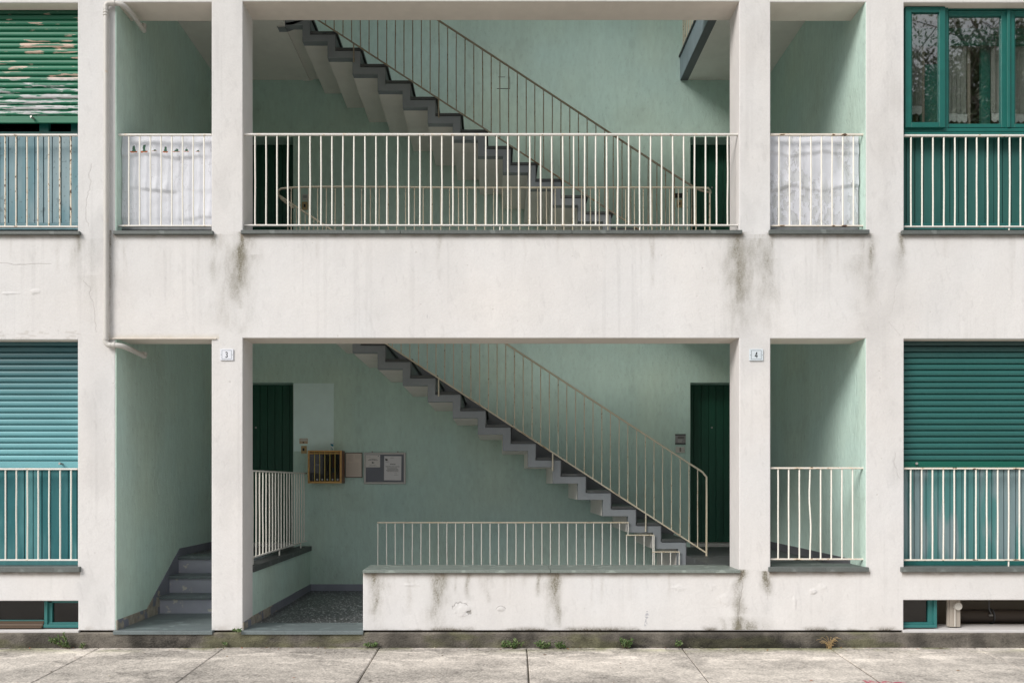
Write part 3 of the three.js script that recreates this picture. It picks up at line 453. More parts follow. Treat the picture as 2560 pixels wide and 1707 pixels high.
// basement windows
{
  const w = new THREE.Group(); w.name = numbered('basement_window'); w.userData.label = 'low basement window with turquoise frame and dusty pane'; building.add(w);
  const R = (x0, x1, y0, y1, d0, d1, r = 0.003) => bx(U(x0, d0), U(x1, d0), V(y1, d0), V(y0, d0), -d1, -d0, r);
  part(w, 'frame', join(R(109, 117, 1495, 1562, 0.08, 0.13), R(119, 129, 1500, 1560, 0.1, 0.14), R(107, 200, 1561.5, 1569, 0.06, 0.13), R(119, 200, 1556, 1561, 0.09, 0.13), R(119, 200, 1496, 1507, 0.1, 0.14)), M.teal);
  part(w, 'frame', R(-420, 109, 1550, 1553.5, 0.14, 0.18), M.teal);
  part(w, 'pane', bx(U(128, 0.12), U(202, 0.12), V(1560, 0.12), V(1500, 0.12), -0.125, -0.122), M.glassDim);
  part(w, 'pane', bx(U(-420, 0.16), U(109, 0.16), V(1553, 0.16), V(1500, 0.16), -0.165, -0.162), M.glassDim);
  const wood = flat(0.11, 0.075, 0.05, 0.9);
  for (let i = 0; i < 3; i++) part(w, 'lath', R(-420, 108 - i * 3, 1554 + i * 6, 1558.5 + i * 6, 0.1 - i * 0.03, 0.16, 0.002), i === 1 ? flat(0.17, 0.13, 0.1, 0.9) : wood);
  const v = new THREE.Group(); v.name = numbered('basement_window'); v.userData.label = 'low basement window standing open with a pipe inside'; building.add(v);
  part(v, 'frame', join(R(2322, 2334, 1496, 1560, 0.1, 0.15), R(2336, 2344, 1496, 1562, 0.08, 0.13), R(2250, 2344, 1562, 1569, 0.06, 0.13), R(2250, 2334, 1556, 1561.5, 0.09, 0.14)), M.teal);
  part(v, 'pane', bx(U(2255, 0.12), U(2324, 0.12), V(1558, 0.12), V(1496, 0.12), -0.126, -0.122), M.glassDim);
  const post = part(v, 'post', join(R(2376, 2402.5, 1490, 1567, 0.12, 0.16), R(2370, 2375.5, 1490, 1566, 0.135, 0.16)), flat(0.4, 0.36, 0.31, 0.7));
  const cx = U(2395.7, 0.1), cy = V(1515, 0.1); part(v, 'round_cap', rod([cx, cy, -0.14], [cx, cy, -0.085], U(2405.1, 0.1) - cx, 20), flat(0.6, 0.58, 0.53, 0.5));
  part(v, 'cable', rod([U(2389, 0.11), V(1566, 0.11), -0.112], [U(2389, 0.11), V(1520, 0.11), -0.112], 0.008, 7), flat(0.55, 0.52, 0.47, 0.5));
  const pp = flat(0.075, 0.058, 0.045, 0.7), py = V(1540, 0.45);
  part(v, 'pipe', rod([U(2395, 0.4), py, -0.45], [U(2860, 0.4), py, -0.45], 0.065, 18), pp);
  part(v, 'pipe_clamp', join(new THREE.TorusGeometry(0.068, 0.009, 6, 24).rotateY(Math.PI / 2).translate(U(2478, 0.45), py, -0.45), rod([U(2474, 0.4), V(1490, 0.4), -0.4], [U(2472, 0.4), V(1520, 0.4), -0.39], 0.006), rod([U(2472, 0.4), V(1520, 0.4), -0.39], [U(2480, 0.38), V(1538, 0.38), -0.375], 0.007)), flat(0.12, 0.12, 0.125, 0.5, { metalness: 0.4 }));
  part(v, 'clamp_screw', rod([U(2474, 0.36), V(1538, 0.36), -0.36], [U(2483, 0.36), V(1538, 0.36), -0.36], 0.01, 8), M.metal);
}
// ------------------------------------------------------------------ staircases
const RISE = STOREY / 17, GO = 0.2753, X1 = 2.096;
const rx = (k) => X1 - (k - 1) * GO;
function staircase(base, label, landingLabel) {
  const t = thing('staircase', label, 'staircase', null, [0, base, 0]);
  const N = 17, th = 0.078, st = 0.03, bt = 0.085, top = [], low = [];
  for (let k = 1; k <= N; k++) { top.push([rx(k), k === 1 ? -0.02 : (k - 1) * RISE - st], [rx(k), k < N ? k * RISE - st : N * RISE - 0.31]); }
  const outline = []; outline.push(...top);
  for (let k = N; k >= 1; k--) { const s = (k - 1) * RISE - st - th; if (k > 1) outline.push([rx(k) - bt, k === N ? N * RISE - 0.31 : k * RISE - st - th], [rx(k) - bt, s]); else outline.push([rx(1) - bt, RISE - st - th], [rx(1) - bt, -0.3], [rx(1), -0.3]); }
  part(t, 'stair_slab', muv(prism(outline, -WALLD + 0.002, -STAIRD - 0.1), 2), M.soffit);
  part(t, 'stringer', muv(prism(outline, -STAIRD - 0.099, -STAIRD, 0.003), 2.4), M.stringer);
  for (let k = 1; k <= N; k++) part(t, 'riser', muv(bx(rx(k) + 0.0005, rx(k) + 0.005, (k - 1) * RISE + 0.001, k * RISE - st, -WALLD + 0.003, -STAIRD - 0.004), 2.4), M.dado);
  for (let k = 1; k < N; k++) part(t, 'tread', bx(rx(k + 1) + 0.006, rx(k) + 0.028, k * RISE - st + 0.001, k * RISE, -WALLD + 0.003, -STAIRD + 0.012, 0.004), M.tread);
  const nose = (x) => RISE + (rx(1) - x) * RISE / GO, sk = [[X1 + 0.12, 0.0], [X1 + 0.12, 0.085], [rx(1) + 0.13, nose(rx(1) + 0.13) + 0.09], [rx(17) + 0.01, nose(rx(17) + 0.01) + 0.09], [rx(17) + 0.01, nose(rx(17) + 0.01) - 0.15], [rx(1), nose(rx(1)) - 0.15], [rx(1), 0.0]];
  part(t, 'wall_skirting', muv(prism(sk, -WALLD, -WALLD + 0.0021), 2.4), M.dado);
  return t;
}
staircase(GROUND, 'lower zigzag concrete flight rising left behind the entrance', 0);
staircase(FIRST, 'upper zigzag concrete flight with broad pale soffits', 0);
{ // three steps in the entrance bay
  const t = thing('entrance_steps', 'three grey steps in the narrow entrance bay by number 3', 'steps', null, [0, 0, 0]);
  const r = (GROUND - ENTRY) / 3, ds = [1.02, 1.29, 1.56];
  ds.forEach((d, i) => {
    part(t, 'riser', sheetUV(bx(LW, -2.42, ENTRY - 0.1, ENTRY + (i + 1) * r - 0.032, -d - (i < 2 ? 0.27 : 0.03), -d), { x0: -3.6, x1: 3.6, y0: i * 0.1, y1: 1.2 + i * 0.1 }), M.riser);
    part(t, 'tread', bx(LW + 0.001, -2.42, ENTRY + (i + 1) * r - 0.031, ENTRY + (i + 1) * r + (i === 2 ? 0.002 : 0), -d - 0.3, -d + 0.025, 0.004), M.step);
  });
}
// ------------------------------------------------------------------ railings
const barCache = {};
function barGeo(h, r, v) {
  const key = `${h.toFixed(3)}_${r}_${v}`; if (barCache[key]) return barCache[key];
  const g = new THREE.CylinderGeometry(r, r, h, 7, 8), p = g.attributes.position, R = rng(v * 77 + 5), a = (R() - 0.5) * (v === 9 ? 0.02 : 0.005), b = (R() - 0.5) * 0.004, c = R() * 3;
  for (let i = 0; i < p.count; i++) { const t = p.getY(i) / h + 0.5, s = Math.sin(Math.PI * t); p.setX(i, p.getX(i) + a * s * Math.sin(2.2 * t * Math.PI + c)); p.setZ(i, p.getZ(i) + b * s); }
  const uv = g.attributes.uv; for (let i = 0; i < uv.count; i++) uv.setY(i, uv.getY(i) * h * 0.9 + v * 0.13);
  return (barCache[key] = g);
}
function bar(parent, x, y0, y1, z, r, mat, i, kink) {
  const m = part(parent, 'bar', barGeo(y1 - y0, r, kink ? 9 : i % 5), mat); m.position.set(x, (y0 + y1) / 2, z); m.rotation.y = kink ? 0 : (i * 2.4) % 6.28; return m;
}
function frontRail(label, x0, x1, yt, yb, bars, opt = {}) {            // photo pixels; stands just behind the face of the wall
  const d = 0.055, z = -d, g = thing('railing', label, 'railing');
  const a = U(x0, d), b = U(x1, d), t = V(yt, d), o = V(yb, d), mat = opt.mat || M.bar;
  const rail = (x, X, y, h, dd) => { const q = bx(x, X, y - h / 2, y + h / 2, z - dd / 2, z + dd / 2, 0.003); const p = q.attributes.position, uv = q.attributes.uv; for (let i = 0; i < p.count; i++) uv.setXY(i, p.getZ(i) * 10 + p.getY(i) * 12, p.getX(i) * 0.5); return q; };
  part(g, 'top_rail', rail(a, b, t, 0.016, 0.032), opt.railMat || M.barTop); part(g, 'bottom_rail', rail(a, b, o, 0.014, 0.028), opt.railMat || M.barTop);
  bars.forEach((px, i) => bar(g, U(px, d), o + 0.006, t - 0.006, z, 0.0074, (opt.rusty || []).includes(i) ? M.barRust : mat, i + Math.round(x0), (opt.bent || []).includes(i)));
  (opt.feet || []).forEach((px) => part(g, 'foot', rod([U(px, d), o, z], [U(px, d), opt.sill, z], 0.007, 7), mat));
  if (opt.lugs) for (const [px, s] of opt.lugs) for (const y of [t, o]) part(g, 'wall_lug', rod([U(px, d) - 0.006 * s, y - 0.002, z], [U(px, d) + 0.03 * s, y - 0.002, z - 0.02], 0.008, 7), M.barRust);
  return g;
}
M.barTop = Std({ ...ironTex(31, -0.16, [0.82, 0.8, 0.76]), roughness: 0.45, bumpScale: 0.0008 });
M.barTopRust = Std({ ...ironTex(37, -0.05, [0.82, 0.76, 0.68]), roughness: 0.5, bumpScale: 0.001 });
const seqn = (a, s, n) => Array.from({ length: n }, (_, i) => a + s * i);
const SU = V(575, 0.05), SL = V(1417, 0.05);
frontRail('white railing with rust streaked bars before faded blue grey boards', -420, 194, 338, 567, seqn(11.5 - 27.35 * 15, 27.35, 22), { mat: M.bar2, rusty: [15, 20, 21], feet: [-150], sill: SU });
frontRail('short white railing before the white sheet with torn green holes', 296, 529, 337.5, 565, seqn(321.4, 26.85, 8), {});
frontRail('long white railing across the wide upper stairwell opening', 611, 1845, 336.5, 563.5, seqn(637.1, 27.5, 44), { lugs: [[1844, 1], [613, -1]], feet: [857, 1250, 1600], sill: SU });
frontRail('short white railing before the flaking white sheet without holes', 1926, 2161, 337, 565, seqn(1948.1, 26.65, 8), { railMat: M.barTopRust });
frontRail('white railing before dark green boards below the window', 2260, 2860, 339.4, 567, seqn(2278.7, 27.4, 22), { feet: [2524], sill: SU });
frontRail('cream railing before turquoise boards under the turquoise shutter', -420, 194, 1172.4, 1399.7, seqn(12.4 - 27.35 * 15, 27.35, 22), { feet: [-150], sill: SL });
frontRail('short white railing of the open lower bay with one bent bar', 1926, 2159, 1170, 1397.6, seqn(1946, 26.65, 8), { lugs: [[2158, 1]], railMat: M.barTopRust, bent: [3] });
frontRail('white railing before patchy grey and teal boards under the dark shutter', 2260, 2860, 1171, 1399.8, seqn(2278, 27.2, 22), { feet: [2523], sill: SL, railMat: M.barTopRust });
{ // beside the entrance, running back from the pillar
  const g = thing('railing', 'cream railing running back from the pillar beside the entrance floor', 'railing'), x = -2.345, n = 20;
  part(g, 'top_rail', bx(x - 0.014, x + 0.014, 1.6, 1.616, -2.9, -0.335, 0.003), M.barTop); part(g, 'bottom_rail', bx(x - 0.013, x + 0.013, 0.764, 0.778, -2.9, -0.335, 0.003), M.barTop);
  for (let i = 0; i < n; i++) bar(g, x, 0.77, 1.605, -0.37 - i * 0.1265, 0.0075, M.bar, i);
  for (const z of [-0.5, -1.55, -2.6]) part(g, 'foot', rod([x, 0.7, z], [x, 0.77, z], 0.008), M.bar);
}
function stairRail(label, base, full) {
  const g = thing('stair_railing', label, 'railing'), z = -STAIRD + 0.03, s = RISE / GO;
  const topY = (x) => base + GROUND - GROUND + 0.807 + 1.507 - s * (x - 0.127), botY = (x) => base + 0.807 + 0.371 - s * (x - 0.5555);
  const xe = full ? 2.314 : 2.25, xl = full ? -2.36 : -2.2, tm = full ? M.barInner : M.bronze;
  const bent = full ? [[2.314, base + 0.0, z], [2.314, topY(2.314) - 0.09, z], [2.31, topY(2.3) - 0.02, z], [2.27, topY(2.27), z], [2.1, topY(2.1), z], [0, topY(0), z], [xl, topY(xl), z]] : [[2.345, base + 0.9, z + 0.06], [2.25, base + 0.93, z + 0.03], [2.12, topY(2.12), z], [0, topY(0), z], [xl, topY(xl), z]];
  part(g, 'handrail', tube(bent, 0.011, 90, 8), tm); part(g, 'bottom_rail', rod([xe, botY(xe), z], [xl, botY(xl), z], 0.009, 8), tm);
  for (let i = 0, x = xe - 0.097; x > xl + 0.05; x -= 0.0955, i++) bar(g, x, botY(x), topY(x) - 0.004, z, 0.0058, tm, i);
  for (const x of [1.65, 0.63, -0.62, -1.55]) part(g, 'bracket', rod([x, botY(x), z], [x, botY(x) - 0.2, z - 0.012], 0.008), tm);
  return g;
}
stairRail('cream stair railing beside the lower flight', GROUND, true);
stairRail('brown stair railing beside the upper flight', FIRST, false);  // upper flight takes the darker brown rail colour
{ // corridor on the first floor
  const g = thing('landing_railing', 'thin cream railing along the inner edge of the upper walkway', 'railing'), z = -1.44, t = FIRST + 0.91;
  part(g, 'handrail', tube([[-2.2, t - 0.16, -1.63], [-2.3, t - 0.1, -1.6], [-2.35, t - 0.05, -1.52], [-2.33, t - 0.015, z - 0.02], [-2.2, t, z], [0, t, z], [2.2, t, z], [2.3, t, z - 0.02], [2.34, t - 0.02, -1.55]], 0.011, 90, 8), M.barInner);
  for (let i = 0, x = -2.19; x < 2.3; x += 0.0945, i++) bar(g, x, FIRST - 0.05, t - 0.005, z, 0.006, M.barInner, i);
  part(g, 'end_post', rod([2.32, FIRST, -1.5], [2.32, t, -1.5], 0.01, 8), M.barInner);
}
{ // round the cellar steps
  const g = thing('cellar_railing', 'low cream railing stepping down beneath the lower flight behind the low wall', 'railing'), z = -STAIRD + 0.03, d = STAIRD - 0.03;
  const y1 = EYE - 0.443, y2 = EYE - 0.582, y3 = EYE - 0.765, xa = U(944.5, d), xb = U(1572.5, d), xc = U(1636, d), xd = U(1700, d);
  part(g, 'top_rail', bx(xa - 0.006, xb, y1 - 0.007, y1 + 0.007, z - 0.012, z + 0.012, 0.003), M.barInner);
  part(g, 'step_rail', rod([U(1565, d), y2, z], [xc, y2, z], 0.008), M.barInner); part(g, 'step_rail', rod([U(1631, d), y3, z], [xd, y3, z], 0.008), M.barInner);
  let i = 0; for (let x = xa; x < xb - 0.02; x += 0.0945) bar(g, x, ENTRY, y1 - 0.004, z, 0.006, M.bar, i++);
  bar(g, xb - 0.008, y2, y1, z, 0.006, M.bar, i++); for (const q of [1567, 1589, 1611, 1632.5]) bar(g, U(q, d), ENTRY, y2 - 0.004, z, 0.006, M.bar, i++); for (const q of [1636, 1655, 1677, 1699]) bar(g, U(q, d), ENTRY, q === 1636 ? y2 : y3, z, 0.006, M.bar, i++);
}
{ // start of the railing on the second floor landing
  const g = thing('landing_railing', 'cream railing foot at the edge of the topmost landing slab', 'railing'), x = 2.33;
  for (let i = 0; i < 15; i++) bar(g, x, SECOND, SECOND + 0.9, -1.5 - i * 0.1, 0.008, M.barInner, i);
  part(g, 'top_rail', bx(x - 0.012, x + 0.012, SECOND + 0.9, SECOND + 0.915, -2.94, -1.47), M.barInner);
}
// ------------------------------------------------------------------ white sheets behind two railings
function sheetPanel(x0, x1, y0, y1, d, seed, label, holes) {
  const nx = 70, ny = 70, W = x1 - x0, H = y1 - y0;
  const S = new Sheet(640, 512, x0, x1, y0, y1).fill((x, y, o) => {
    const u = (x - x0) / W, w = 1 - Math.abs(u - 0.5) * 1.6, v = 1 + (fbm(x * 8, y * 8, seed, 4) - 0.5) * 0.1;
    const wr = fbm(x * 30 + 1.5 * noise(x * 9, y * 9, 5), y * 8, seed + 4, 4), crk = 1 - smooth(0.006, 0.026, Math.abs(wr - 0.5)); const den = holes ? 0.5 : 1.15;
    const on = smooth(0.42, 0.58, fbm(x * 9, y * 2.2, seed + 9, 3) + w * 0.12 - (holes ? 0.06 : 0)); const ff = fbm(x * 34, y * 17, seed + 12, 4) + w * 0.05, fl = smooth(0.54, 0.57, ff) * (holes ? 0.1 : 0.8) * on, eg = (1 - smooth(0, 0.022, Math.abs(ff - 0.545))) * on * (holes ? 0.05 : 0.4);
    const k = clamp(crk * on * den * (holes ? 0.6 : 0.3) + eg), b = [0.7 * v, 0.72 * v, 0.78 * v];
    for (let q = 0; q < 3; q++) o[q] = b[q] * (1 - fl) + fl * [0.58, 0.6, 0.62][q]; for (let q = 0; q < 3; q++) o[q] = o[q] * (1 - k) + k * 0.22;
    o[3] = -fl * 1.2 - k * 1.3 + (fbm(x * 18, y * 18, seed + 2, 3) - 0.5) * 0.9; });
  if (holes) for (const [px, py, w, h] of holes) S.paint(U(px - w * 1.5, d), U(px + w * 1.5, d), V(py - h * 2, d), V(py + h), (x, y) => {
    const a = (VX + x * F / (DIST + d) - px) / w, b = (VY - (y - EYE) * F / (DIST + d) - py) / h; const wob = (noise(a * 3, b * 3, px) - 0.5) * 0.7;
    if (b < 0 && b > -1.2 - wob && Math.abs(a) < 0.55 * (1 + b * 0.35) + wob * 0.4) return [1, 0.03, 0.1, 0.06, -1.5]; if (b >= -0.1 && b < 0.22 + wob * 0.3 && Math.abs(a) < 0.95 + wob * 0.5) return [1, 0.45, 0.13, 0.05, -0.6]; return null; });
  const mat = Std({ ...S.textures(), roughness: 0.7, bumpScale: 0.002 });
  const lap = (v) => { let s = 0; for (const [c, k] of [[0.81, 1], [0.42, 1.2], [0.1, 0.8]]) { const t = (v - c) / 0.13; s += k * (t > 0 ? Math.exp(-t * t * 1.2) : Math.exp(-t * t * 60)) * 0.012; } return s; };
  const pos = [], uv = [], idx = [];
  for (const side of [0, 1]) for (let j = 0; j <= ny; j++) for (let i = 0; i <= nx; i++) {
    const u = i / nx, v = j / ny, x = x0 + u * W, vv = v + (fbm(x * 4, 1.3 + Math.floor(v * 3) * 5, seed, 3) - 0.5) * 0.13;
    const z = -d + lap(vv) * (0.25 + 1.1 * smooth(0.3, 0.7, noise(x * 4.2, Math.floor(v * 3.3), seed + 31))) + (fbm(x * 6, v * 4, seed + 6, 3) - 0.5) * 0.02 + (fbm(x * 25, v * 20, seed + 7, 2) - 0.5) * 0.0025 - side * 0.004;
    pos.push(x, y0 + v * H, z); uv.push(u, v);
    if (i < nx && j < ny) { const a = side * (nx + 1) * (ny + 1) + j * (nx + 1) + i, b = a + nx + 1; if (side) idx.push(a, b, a + 1, a + 1, b, b + 1); else idx.push(a, a + 1, b, a + 1, b + 1, b); }
  }
  const g = new THREE.BufferGeometry(); g.setAttribute('position', new THREE.Float32BufferAttribute(pos, 3)); g.setAttribute('uv', new THREE.Float32BufferAttribute(uv, 2)); g.setIndex(idx); g.computeVertexNormals();
  const t = thing('privacy_sheet', label, 'sheet', null); part(t, 'sheet', g, mat);
  part(t, 'lower_batten', bx(x0, x1, y0 - 0.035, y0 - 0.006, -d - 0.03, -d, 0.003), flat(0.2, 0.21, 0.22, 0.7));
}
sheetPanel(LW + 0.004, U(540, 0.12), V(565, 0.12), V(341, 0.12), 0.12, 3, 'wrinkled white painted sheet with a row of torn green holes', [[335, 380, 9, 11], [361, 380, 8, 14], [388, 379, 6, 3], [414, 380, 7, 10], [441, 380, 9, 5], [466, 379, 7, 6], [495, 380, 6, 3]]);
sheetPanel(U(1915, 0.12), RW - 0.012, V(565, 0.12), V(341, 0.12), 0.12, 11, 'white sheet with heavily flaking paint behind the short railing', null);
// ------------------------------------------------------------------ downpipe
function downpipe(yTop, yBot, label, headless) {
  const t = thing('downpipe', label, 'drainpipe'), x = U(264, -0.035), z = 0.035, r = 0.0215;
  part(t, 'pipe', rod([x, yBot + 0.04, z], [x, yTop - 0.05, z], r, 16), M.pvc);
  for (const y of [yTop - 0.075, yTop - 0.1]) part(t, 'collar', rod([x, y, z], [x, y + 0.012, z], r + 0.005, 16), M.pvc);
  part(t, 'elbow', tube([[x, yTop - 0.05, z], [x, yTop - 0.015, z], [x + 0.02, yTop + 0.01, z], [x + 0.055, yTop + 0.012, z]], r + 0.002, 16, 14), M.pvc);
  part(t, 'branch', tube([[x + 0.05, yTop + 0.012, z], [x + 0.11, yTop + 0.01, z], [x + 0.15, yTop, z - 0.01], [x + 0.175, yTop - 0.012, z - 0.06], [x + 0.185, yTop - 0.03, -0.3], [x + 0.185, yTop - 0.03, -0.37]], r, 40, 14), M.pvc);
  part(t, 'collar', tube([[x + 0.05, yTop + 0.012, z], [x + 0.085, yTop + 0.012, z]], r + 0.005, 4, 14), M.pvc);
  part(t, 'end_cap', rod([x + 0.185, yTop - 0.035, -0.34], [x + 0.185, yTop + 0.02, -0.36], r + 0.004, 12), M.pvc);
}
downpipe(V(12, -0.03), V(862, -0.03), 'white downpipe on the pillar with elbows bending into both bays');
{ const t = scene.children.find((o) => o.name === 'downpipe'), x = U(264, -0.035), z = 0.035, y = V(858, -0.03), r = 0.0235;
  part(t, 'elbow', tube([[x, y + 0.05, z], [x, y + 0.01, z], [x + 0.02, y - 0.014, z], [x + 0.05, y - 0.018, z]], r + 0.002, 16, 14), M.pvc);
  part(t, 'branch', tube([[x + 0.045, y - 0.018, z], [x + 0.1, y - 0.02, z], [x + 0.14, y - 0.025, z - 0.02], [x + 0.165, y - 0.035, z - 0.08], [x + 0.185, y - 0.06, -0.36]], r, 40, 14), M.pvc);
  part(t, 'collar', rod([x, y + 0.03, z], [x, y + 0.045, z], r + 0.006, 16), M.pvc); part(t, 'collar', tube([[x + 0.06, y - 0.018, z], [x + 0.085, y - 0.018, z]], r + 0.005, 4, 14), M.pvc);
  part(t, 'end_cap', rod([x + 0.185, y - 0.07, -0.35], [x + 0.185, y - 0.03, -0.37], r + 0.004, 12), M.pvc); }
// ------------------------------------------------------------------ printed things
function print(w, h, fn) { const c = document.createElement('canvas'); c.width = w; c.height = h; const x = c.getContext('2d'); fn(x, w, h); const t = new THREE.CanvasTexture(c); t.colorSpace = THREE.SRGBColorSpace; return t; }
function face(x0, x1, y0, y1, z0, z1, r = 0.002) { const g = bx(x0, x1, y0, y1, z0, z1, r), p = g.attributes.position, uv = g.attributes.uv; for (let i = 0; i < p.count; i++) uv.setXY(i, (p.getX(i) - x0) / (x1 - x0), (p.getY(i) - y0) / (y1 - y0)); return g; }
function numberPlate(px0, px1, py0, py1, txt, label, tint) {
  const t = thing('house_number', label, 'sign'), tex = print(256, 220, (c, w, h) => {
    c.fillStyle = tint; c.fillRect(0, 0, w, h); c.strokeStyle = '#5f6a74'; c.lineWidth = 7; c.strokeRect(36, 25, w - 74, h - 52); c.fillStyle = '#1b1b1b'; c.beginPath(); c.arc(19, 112, 6, 0, 7); c.arc(w - 18, 112, 6, 0, 7); c.fill();
    c.save(); c.translate(w / 2 - 2, 167); c.scale(0.72, 1.12); c.font = 'bold 140px sans-serif'; c.textAlign = 'center'; c.fillText(txt, 0, 0); c.restore(); });
  part(t, 'plate', face(U(px0), U(px1), V(py1), V(py0), 0.002, 0.012, 0.003), Std({ map: tex, roughness: 0.25 }));
}
numberPlate(550.5, 583.5, 873, 901, '3', 'white enamel house number plate reading 3', '#e4e8f0'); numberPlate(1873.5, 1908, 873, 902, '4', 'pale blue enamel house number plate reading 4', '#d3dde4');
const D = WALLD, z0 = -WALLD;
const wallBox = (px0, px1, py0, py1, t, r = 0.003) => [U(px0, D - t), U(px1, D - t), V(py1, D - t), V(py0, D - t), z0, z0 + t, r];
{ // door bells and switches
  const cream = flat(0.55, 0.42, 0.28, 0.5), tan = flat(0.5, 0.36, 0.18, 0.5), ivory = flat(0.6, 0.58, 0.54, 0.45);
  const bell = (a, label, m, cat = 'doorbell') => { const t = thing('doorbell', label, cat); part(t, 'plate', bx(...wallBox(...a, 0.014)), m); return t; };
  let t = bell([747.9, 768.3, 1096, 1109], 'wide cream doorbell plate with name strip left of the letterbox', cream); part(t, 'name_strip', bx(...wallBox(750, 767, 1097, 1103, 0.017)), ivory); part(t, 'button', bx(...wallBox(756, 759.5, 1104.5, 1107.5, 0.018)), M.black);
  t = bell([752, 766, 1114.4, 1133.5], 'square tan light switch below the doorbell by the letterbox', tan, 'switch'); part(t, 'rocker', bx(...wallBox(755.5, 760.5, 1120, 1127, 0.019)), M.black);
  t = bell([1689, 1714.7, 1085, 1110.5], 'black edged grey intercom beside the lower green door', flat(0.28, 0.27, 0.27, 0.4), 'intercom'); part(t, 'edge', bx(...wallBox(1688.6, 1715, 1085, 1087.6, 0.02)), M.black); part(t, 'edge', bx(...wallBox(1688.6, 1715, 1107.6, 1110.6, 0.02)), M.black); part(t, 'speaker_slot', bx(...wallBox(1695, 1711, 1091, 1096.5, 0.016)), flat(0.16, 0.15, 0.15, 0.6)); part(t, 'button', bx(...wallBox(1695, 1705, 1103, 1105, 0.018)), ivory); part(t, 'name_strip', bx(...wallBox(1695, 1707, 1098, 1101, 0.017)), flat(0.4, 0.4, 0.4, 0.4));
  t = bell([1690, 1712.8, 1117, 1132], 'ivory switch plate beneath the intercom', ivory, 'switch'); part(t, 'switch_row', bx(...wallBox(1699.5, 1703.5, 1118.5, 1129, 0.018)), flat(0.22, 0.2, 0.18, 0.5)); part(t, 'screw', bx(...wallBox(1710, 1711.5, 1125, 1126.5, 0.017)), M.black);
  t = bell([754.5, 770, 485, 500], 'grey doorbell plate by the upper left door behind the railings', ivory); part(t, 'name_strip', bx(...wallBox(757, 767, 488, 495, 0.018)), flat(0.35, 0.34, 0.33, 0.5));
  t = bell([754, 768, 504, 524], 'square tan light switch by the upper left door', tan, 'switch'); part(t, 'rocker', bx(...wallBox(758.5, 763, 510, 517.5, 0.019)), M.black);
  t = bell([1688, 1706.6, 482.6, 494], 'black doorbell plate by the upper right door', M.black); part(t, 'button', bx(...wallBox(1696, 1698, 485, 487, 0.018)), ivory);
  t = bell([1693, 1706, 499, 518], 'square tan light switch by the upper right door', tan, 'switch'); part(t, 'rocker', bx(...wallBox(1698, 1702, 505, 512, 0.019)), M.black);
}
